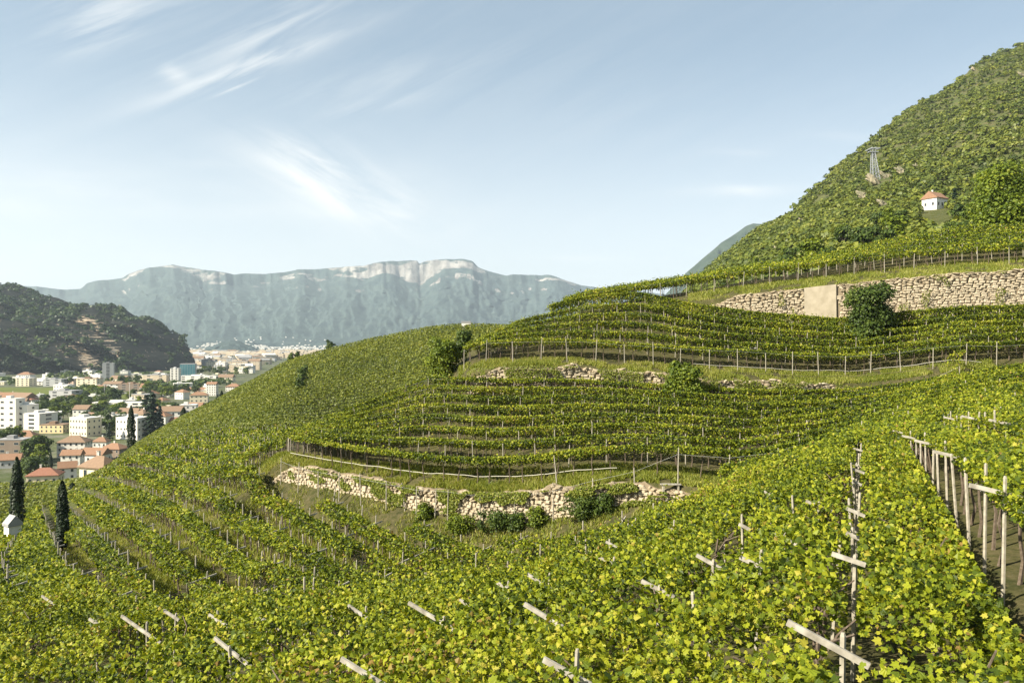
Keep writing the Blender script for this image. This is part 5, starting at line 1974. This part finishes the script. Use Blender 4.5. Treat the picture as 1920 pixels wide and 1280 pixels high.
# teal glass office block: mullioned curtain wall
x, y, z = hit(349, 713, 400)
w, h = 27 / F * y, 30 / F * y
t = thing('glass_office_block', 'square office block with a teal glass front beside the white tower', 'office building', (x, y + 10, z), None, .28)
mb = MB()
mb.box(-w / 2, w / 2, -w / 2, w / 2, -1, h)
link('wall', mb.mesh('wall', WM['grey']), t)
for i in range(6):
    for j in range(8):
        mb = MB()
        mb.box(-w / 2 + w * i / 6 + .25, -w / 2 + w * (i + 1) / 6 - .25, -w / 2 - .25, -w / 2 - .01, h * j / 8 + .3, h * (j + 1) / 8 - .2)
        link('glass_panel', mb.mesh('glass_panel', M['tealglass']), t)
mb = MB()
mb.box(-w / 2 - .3, w / 2 + .3, -w / 2 - .35, w / 2 + .3, h + .01, h + 1.2)
link('roof', mb.mesh('roof', RM['grey']), t)

# further buildings of the town and the far city, each its own object
r = random.Random(5)
placed = []
kinds_ = [('small white house with an orange roof in the crowded part of the town', 'white', 'orange', 'hip'), ('pale flat roofed block in the crowded part of the town', 'white', 'white', 'flat'),
          ('cream house with a brown roof in the crowded part of the town', 'cream', 'brown', 'gable'), ('grey roofed hall in the crowded part of the town', 'tan', 'grey', 'flat')]


def mini(px, d, w, h, dep, wall, roof, kind, label, group):
    x = at(px, d)
    z = gz(x, d) if d < 4000 else -70
    mb = MB()
    mb.box(-w / 2, w / 2, -dep / 2, dep / 2, -1, h, 0)
    if kind == 'flat':
        mb.box(-w / 2 - .3, w / 2 + .3, -dep / 2 - .3, dep / 2 + .3, h + .01, h + .8, 1)
        mb.box(-w * .3, -w * .05, -dep * .2, dep * .2, h + .8, h + 3, 0)
    else:
        rh = min(w, dep) * .3
        a, b = w / 2 + .6, dep / 2 + .6
        q = (a if kind == 'gable' else max(.3, a - b))
        mb.add([(-a, -b, h), (a, -b, h), (a, b, h), (-a, b, h), (-q, 0, h + rh), (q, 0, h + rh)], [(0, 1, 5, 4), (2, 3, 4, 5), (1, 2, 5), (3, 0, 4), (3, 2, 1, 0)], 1)
    nf = max(1, int(h / 3.2))
    for f_ in range(nf):
        zz = f_ * h / nf + h / nf * .35
        n_ = max(2, int(w / 4))
        for i_ in range(n_):
            cx = -w / 2 + w * (i_ + .5) / n_
            mb.box(cx - .8, cx + .8, -dep / 2 - .08, -dep / 2 - .005, zz, zz + 1.4, 2)
    me = mb.mesh('house', mats=[WM[wall], RM[roof], M['glass']])
    o = link('house', me, None, (x, d, z), (0, 0, r.uniform(-.5, .5)))
    tag(o, label, 'house', group)
    return o


tries = 0
while len(placed) < 80 and tries < 3000:
    tries += 1
    px_ = r.uniform(-60, 470)
    py_ = 690 + 110 * r.random() ** 1.9
    d = 70 * F / (py_ - 640)
    sil = np.interp(px_, [0, 212, 300, 420, 480, 560], [840, 815, 800, 730, 690, 655])
    if py_ > sil + 6:
        continue
    if (px_ < 120 and 722 < py_ < 745) or (215 < px_ < 280 and 738 < py_ < 752) or (px_ < 300 and py_ < 700):
        continue
    w = r.uniform(10, 24) if py_ > 730 else r.uniform(14, 40)
    if any(abs(px_ - a) < (w / d * F + b) * .6 and abs(py_ - c) < 5 for a, b, c in placed):
        continue
    placed.append((px_, w / d * F, py_))
    lab, wl, rf, kd = kinds_[r.choice([0, 1, 1, 2, 3])] if py_ > 715 else kinds_[r.choice([1, 3, 1, 3, 1, 0])]
    wl = r.choice([wl, wl, 'white', 'cream'])
    lab = lab if wl in lab or wl in ('tan',) else lab.replace('cream', wl).replace('white', wl)
    if wl == 'tan':
        lab = 'grey roofed hall in the crowded part of the town'
    elif 'hall' in lab or 'flat roofed' in lab:
        lab = '%s %s' % (wl, 'flat roofed block in the crowded part of the town')
    mini(px_, d, w, r.uniform(4, 9), r.uniform(9, 18), wl, rf, kd, lab, 'small buildings of the town')
cnt = 0
while cnt < 130:
    px_ = r.uniform(370, 560)
    py_ = 664 + 34 * r.random() ** 1.3
    d = 70 * F / (py_ - 640)
    if py_ > np.interp(px_, [420, 480, 560], [720, 690, 655]) + 5 or (py_ > 680 and fbm(px_ * .03, py_ * .1, 2, 9) > .5 and r.random() < .8):
        continue
    mini(px_, d, r.uniform(18, 50), r.uniform(9, 22), r.uniform(14, 25), r.choice(['tan', 'white', 'cream', 'tan', 'grey']), r.choice(['grey', 'white', 'grey', 'brown']), r.choice(['flat', 'flat', 'gable']),
         'tiny pale block of the far city on the valley floor', 'blocks of the far city')
    cnt += 1
# the rest of the far city and the villages on the far slopes
mb = MB()
for i in range(700):
    py_ = 659 + 12 * r.random()
    d = 70 * F / (py_ - 640)
    px_ = r.uniform(350, 570) if r.random() < .85 else r.uniform(300, 600)
    x = at(px_, d)
    w, dp, h = r.uniform(15, 45), r.uniform(12, 25), r.uniform(8, 20)
    mb.box(x - w / 2, x + w / 2, d - dp / 2, d + dp / 2, -71, -70 + h)
o = link('distant_city', mb.mesh('distant_city', WM['tan']))
tag(o, 'pale mass of far city buildings beyond the vineyard hill', 'city', kind='stuff')
mb = MB()
for i in range(300):
    ti_ = r.choice([r.uniform(5, 24), r.uniform(8, 20), r.uniform(12, 26)] if i % 12 else [r.uniform(30, 52)])
    cx = r.choice([400, 470, 490, 440, 520, 560, 620, 680, 860, 560]) + r.gauss(0, 34)
    j = int((cx + 400) / 3)
    v = MV[int(ti_), j]
    w = r.uniform(10, 24) if ti_ < 26 else r.uniform(8, 12)
    h = r.uniform(5, 9)
    mb.box(v[0] - w / 2, v[0] + w / 2, v[1] - 8, v[1] + 8, v[2] - 8, v[2] + h)
o = link('distant_villages', mb.mesh('distant_villages', WM['white']))
tag(o, 'tiny pale villages scattered over the hazy far slopes', 'village', kind='stuff')

# fields and a road on the valley floor
M['field'] = ground_mat('green_field', [(.09, .13, .02), (.14, .17, .03), (.17, .17, .06)], .02, .2, .3, .5)
M['roadm'] = mat('pale_road', (.20, .19, .18), .9)


def patch(name, corners, m, z=-69.85):
    V = []
    for a, b in corners:
        d = -z * F / (b - 640)
        V.append((at(a, d), d, z))
    n_ = len(V)
    V += [(v[0], v[1], z - 1.2) for v in V]
    Fc = [tuple(range(n_))] + [(i, i + n_, (i + 1) % n_ + n_, (i + 1) % n_) for i in range(n_)]
    o = link(name, mesh_py(name, V, [f[::-1] for f in Fc], m))
    o['kind'] = 'structure'


patch('green_field', [(-80, 742), (96, 742), (104, 727), (-80, 725)], M['field'])
patch('green_field', [(224, 750), (272, 752), (282, 740), (226, 738)], M['field'])
patch('green_field', [(330, 748), (380, 748), (372, 734), (320, 733)], M['field'])
patch('green_field', [(-40, 822), (24, 818), (22, 806), (-40, 808)], M['field'])
patch('road', [(222, 738), (300, 734), (300, 732), (222, 736)], M['roadm'])

# valley trees
r = random.Random(17)
n = 0
spots = [(20, 838, 20, 6, 8), (225, 790, 60, 14, 44), (150, 768, 60, 12, 46), (190, 752, 40, 8, 24), (100, 772, 30, 8, 22), (185, 830, 26, 8, 12), (230, 812, 20, 6, 8), (60, 868, 20, 8, 6),
         (30, 716, 60, 3, 30), (100, 714, 50, 3, 14), (300, 740, 50, 6, 28), (350, 728, 60, 5, 26), (420, 700, 50, 7, 30), (440, 690, 50, 6, 24), (300, 775, 24, 8, 14), (10, 790, 30, 5, 6), (110, 835, 20, 6, 8), (60, 900, 20, 5, 4),
         (200, 880, 8, 4, 2), (470, 672, 40, 3, 10), (330, 708, 60, 2, 10), (240, 722, 60, 3, 10), (100, 790, 20, 5, 10)]
r.shuffle(spots)
for a, b, sx, sy, m_ in spots:
    for i in range(m_):
        px_, py_ = r.gauss(a, sx * .55), r.gauss(b, sy * .55)
        if n >= 268 or py_ > np.interp(px_, [0, 212, 300, 420, 480, 560], [925, 850, 808, 740, 700, 660]) or py_ < 668 or px_ < -40:
            continue
        x, y, z = hit(px_, py_, 215)
        kd = r.choice(['broad0', 'broad1', 'broad2', 'broad3', 'broad4', 'bright0', 'bright1', 'broad1'])
        h = r.uniform(8, 14) * (1.25 if y > 900 else 1)
        lab = 'rounded %s tree among the town houses' % ('light green' if kd.startswith('bright') else 'dark green')
        place_tree(kd, 'tree', x, y, h, h * r.uniform(.85, 1.2), lab, 'tree', 'trees among the town houses')
        n += 1
r3 = np.random.default_rng(44)
qx, qy = r3.uniform(-60, 540, 2600), 664 + 80 * r3.random(2600) ** 1.3
cl_ = fbm(qx * .022, qy * .12, 3, 88)
ok = (cl_ > .52) & (qy < np.interp(qx, [0, 212, 300, 420, 480, 560], [745, 745, 745, 725, 692, 662])) & ~((qx < 108) & (qy > 722)) & ~((qx > 215) & (qx < 285) & (qy > 736)) & ~((qx < 380) & (qy < 697))
qx, qy = qx[ok], qy[ok]
qd = 70 * F / (qy - 640)
P = np.stack([(qx - 960) / F * qd, qd, np.full(len(qd), -67.0)], -1)
crown_cloud('distant_trees', M['tree'], P, r3.uniform(4, 7.5, len(P)), 16, .66, 45, 'dark tree belts winding between the far halls of the town', 'trees')
for px_, py_, hp, wp, kd, lab in [(286, 822, 86, 1.0, 'conifer0', 'tallest dark conifer of the group beside the white villa'), (276, 800, 60, 1.5, 'conifer1', 'wide dark cedar behind the tallest conifer'), (300, 812, 52, .8, 'conifer1', 'narrow dark conifer at the right of the cedar group'),
                                  (70, 866, 56, 1.6, 'broad2', 'big dark pine left of the wide brown roofed villa'), (85, 860, 44, 1.4, 'broad3', 'dark bushy tree right of the big pine'), (205, 825, 34, .9, 'conifer0', 'dark conifer in front of the cream apartments'),
                                  (55, 870, 44, 1.2, 'broad1', 'dark tree between the big pine and the tallest cypress')]:
    x, y, z = hit(px_, py_, 215)
    h = hp / F * y
    place_tree(kd, 'tree', x, y, h, h * wp * (1.0 if kd.startswith('c') else .62), lab, 'tree')
r2 = random.Random(8)
for i in range(24):
    px_ = r2.uniform(1400, 1925)
    if 1725 < px_ < 1790:
        px_ -= 80
    y_ = r2.uniform(175, 330)
    kd = r2.choice(['broad0', 'broad1', 'bright0', 'broad3', 'bright1'])
    h = r2.uniform(5, 9)
    place_tree(kd, 'tree', at(px_, y_), y_, h, h * r2.uniform(.9, 1.2), 'larger %s tree in the scrub between the top vines and the mountain' % ('light green' if kd[:3] == 'bri' else 'dark green'), 'tree', 'trees at the foot of the mountain')
# hedge row behind the orange roofs
for nm, a0, a1, b_, lab in (('hedge', 176, 224, 752, 'tall clipped dark hedge in front of the long shed'),):
    Q = []
    x0, y0, z0 = hit(a0, b_, 400)
    x1, y1, z1 = hit(a1, b_, 400)
    t_ = np.random.default_rng(4).random((2600, 3))
    P = np.stack([t_[:, 0] * (x1 - x0), t_[:, 1] * 6, t_[:, 2] ** .6 * 9], -1)
    me = leaf_mesh(nm, P, np.full(2600, 1.1), np.tile([[0, -.5, .6]], (2600, 1)), .5, KITEL, M['conifer'], t_[:, 2], np.random.default_rng(3))
    o = link(nm, me, None, (x0, y0, z0))
    tag(o, lab, 'hedge')

# flood light masts
for px_, py_, top, lab in ((196, 752, 722, 'thin pale light mast left of the green sports field'), (243, 750, 718, 'thin pale light mast on the green sports field'), (178, 718, 700, 'short chimney like mast on the factory')):
    x, y, z = hit(px_, py_, 400)
    h = (py_ - top) / F * y
    t = thing('light_mast', lab, 'mast', (x, y, z))
    mb = MB()
    mb.tube([(0, 0, -.5), (0, 0, h)], [.35, .22], 6)
    link('pole', mb.mesh('pole', WM['white']), t)
    mb = MB()
    mb.box(-1.2, 1.2, -.2, .2, h, h + .5)
    link('lamp_head', mb.mesh('lamp_head', WM['grey']), t)

# ------------------------------------------------------------------ cable car pylon
M['steel'] = mat('galvanised_steel', (.27, .28, .29), .5, (.38, .39, .40), 2, metal=.2)
x, y, z = hit(1641, 337, 262)
H = 62 / F * y
t = thing('cable_car_pylon', 'tall grey lattice cable car pylon on the forested mountain', 'pylon', (x, y, z - .5))
k = H / 24
b0, b1 = 2.6 * k, .95 * k
corners = lambda s_, zz: [Vector((sx * s_, sy * s_, zz)) for sx, sy in ((-1, -1), (1, -1), (1, 1), (-1, 1))]
lo, hi_ = corners(b0, -1), corners(b1, H * .84)
lean = Vector((-1.6 * k, 0, 0))
hi_ = [v + lean for v in hi_]
for a, b in zip(lo, hi_):
    mb = MB()
    mb.bar(a, b, .5 * k)
    link('leg', mb.mesh('leg', M['steel']), t)
lv = 6
for i in range(lv):
    f0, f1 = i / lv, (i + 1) / lv
    mb = MB()
    for j in range(4):
        a0, a1 = lo[j].lerp(hi_[j], f0), lo[j].lerp(hi_[j], f1)
        c0, c1 = lo[(j + 1) % 4].lerp(hi_[(j + 1) % 4], f0), lo[(j + 1) % 4].lerp(hi_[(j + 1) % 4], f1)
        mb.bar(a0, c1, .2 * k)
        mb.bar(a1, c1, .2 * k)
    link('bracing', mb.mesh('bracing', M['steel']), t)
top = lean + Vector((0, 0, H * .84))
mb = MB()
mb.box(top.x - 3.4 * k, top.x + 3.4 * k, -1.6 * k, 1.6 * k, top.z + .1 * k, top.z + .6 * k)
link('platform', mb.mesh('platform', M['steel']), t)
for s_ in (-1, 1):
    mb = MB()
    mb.tube([(top.x - 4.6 * k, s_ * 1.6 * k, top.z + 1.6 * k), (top.x - 2.2 * k, s_ * 1.6 * k, top.z + 2.6 * k), (top.x + 2.2 * k, s_ * 1.6 * k, top.z + 3.0 * k), (top.x + 4.6 * k, s_ * 1.6 * k, top.z + 2.6 * k)], .45 * k, 6)
    link('sheave_track', mb.mesh('sheave_track', M['steel']), t)
mb = MB()
for sx in (-1.2, 1.2):
    mb.bar((top.x + sx * k, -1.6 * k, top.z + .6 * k), (top.x + sx * k, -1.6 * k, top.z + 2.8 * k), .3 * k)
    mb.bar((top.x + sx * k, 1.6 * k, top.z + .6 * k), (top.x + sx * k, 1.6 * k, top.z + 2.8 * k), .3 * k)
    mb.bar((top.x + sx * k, -1.8 * k, top.z + 3.4 * k), (top.x + sx * k, 1.8 * k, top.z + 3.4 * k), .4 * k)
link('head_frame', mb.mesh('head_frame', M['steel']), t)

# villa on the mountain
x, y, z = hit(1760, 392, 262)
building(1760, 384, 36, 34, 'white villa with an orange gabled roof alone in the mountain forest', 'white', 'orange', 'gable', .42, dep=.8, rot=.55, d=y, win='small', ground_drop=6, name='villa', cat='villa')
place_tree('conifer0', 'tree', at(1790, y + 6), y + 6, 34 / F * y, 34 / F * y * 1.05, 'grey conifer standing beside the mountain villa', 'tree')
building(1702, 437, 34, 9, 'low grey roofed shelter just above the top vine rows', 'grey', 'grey', 'gable', .3, dep=.5, rot=.2, d=165, ground_drop=4, name='shed', cat='shed', chimneys=0, windows=False)

# white wayside hut at the bottom left, small white hut on the far crest
y = 90.0
building(17, 1050, 20, 76, 'tiny white hut with a grey roof at the foot of the tallest cypress', 'white', 'grey', 'gable', .5, dep=1.1, rot=-.6, d=84.0, name='hut', cat='hut', chimneys=0, windows=False)
building(874, 618, 17, 6, 'small white hut on the crest of the far knoll', 'white', 'grey', 'flat', dep=.6, d=268, name='hut', cat='hut', windows=False, ground_drop=3)

# pale board bench on the bright patch of wall
x, y, z = hit(1255, 914, 45)
t = thing('bench', 'pale wooden bench board on the bright end of the lower wall', 'bench', (x, y - .4, z + .05))
for i in range(2):
    mb = MB()
    mb.box(-.62, .62, -.2 + i * .19, -.03 + i * .19, .16, .21)
    link('seat_board', mb.mesh('seat_board', M['beam']), t)
for s_ in (-.45, .45):
    mb = MB()
    mb.box(s_ - .05, s_ + .05, -.16, .16, -.4, .158)
    link('leg', mb.mesh('leg', M['post']), t)
# leaning poles against the crumbling wall
for i, (a, b, dx, hh) in enumerate([(622, 58.5, .25, 2.2), (688, 58.2, 1.6, 1.3), (760, 55.6, -.3, 2.0), (815, 54.0, .1, 2.1), (905, 52.5, .15, 1.8), (1045, 50.7, -.2, 2.0)]):
    labs = ['brown stake before the bare left end of the crumbling wall', 'low slanting pole against the crumbling wall', 'leaning stake at the narrowing of the crumbling wall', 'upright stake left of the widest wall bush',
            'upright stake in front of the widest wall bush', 'tall pole right of the wall bushes']
    x, y = at(a, b + 2), b + 2
    mb = MB()
    mb.tube([(0, 0, -.3), (dx * .5, .2, hh * .5), (dx, .3, hh)], [.05, .045, .04], 6)
    o = link('stake', mb.mesh('stake', M['post']), None, (x, y, gz(x, y)))
    tag(o, labs[i], 'stake')
# pale boulders under the right hand strips
M['boulder'] = mat('pale_boulder', (.34, .32, .28), .9, (.46, .44, .40), 2, .5, 5)
for i, (a, b, s_, lab) in enumerate([(1790, 842, .2, 'pale rock under the stepped pergolas, nearer of the two'), (1835, 808, .22, 'pale rock under the stepped pergolas, farther of the two'), (1410, 636, .45, 'white rock at the end of the upper grass strip')]):
    x, y = canopy_hit(a, b)
    x, y = x + .8, y
    if i == 2:
        x, y = at(1410, 81), 81
    me = rock_mesh(90 + i, s_ * 1.3, s_, s_ * .8)
    me.materials.clear()
    me.materials.append(M['boulder'])
    o = link('boulder', me, None, (x, y, gz(x, y) + (.9 if i < 2 else .6)))
    tag(o, lab, 'rock')

# ------------------------------------------------------------------ haze
mb = MB()
mb.box(-16500, 16500, -60, 13800, -90, 1120)
hz_o = link('haze', mb.mesh('haze'))
hz_o['kind'] = 'stuff'
hz_o['label'] = 'thin blue summer haze filling the valley air'
hz_o['category'] = 'haze'
m = bpy.data.materials.new('haze_air')
m.use_nodes = True
nt = m.node_tree
nt.nodes.clear()
out = nt.nodes.new('ShaderNodeOutputMaterial')
pv = nt.nodes.new('ShaderNodeVolumePrincipled')
pv.inputs['Color'].default_value = (.74, .88, 1.0, 1)
pv.inputs['Density'].default_value = 5.0e-5
pv.inputs['Anisotropy'].default_value = 0.2
nt.links.new(pv.outputs[0], out.inputs['Volume'])
hz_o.data.materials.clear()
hz_o.data.materials.append(m)
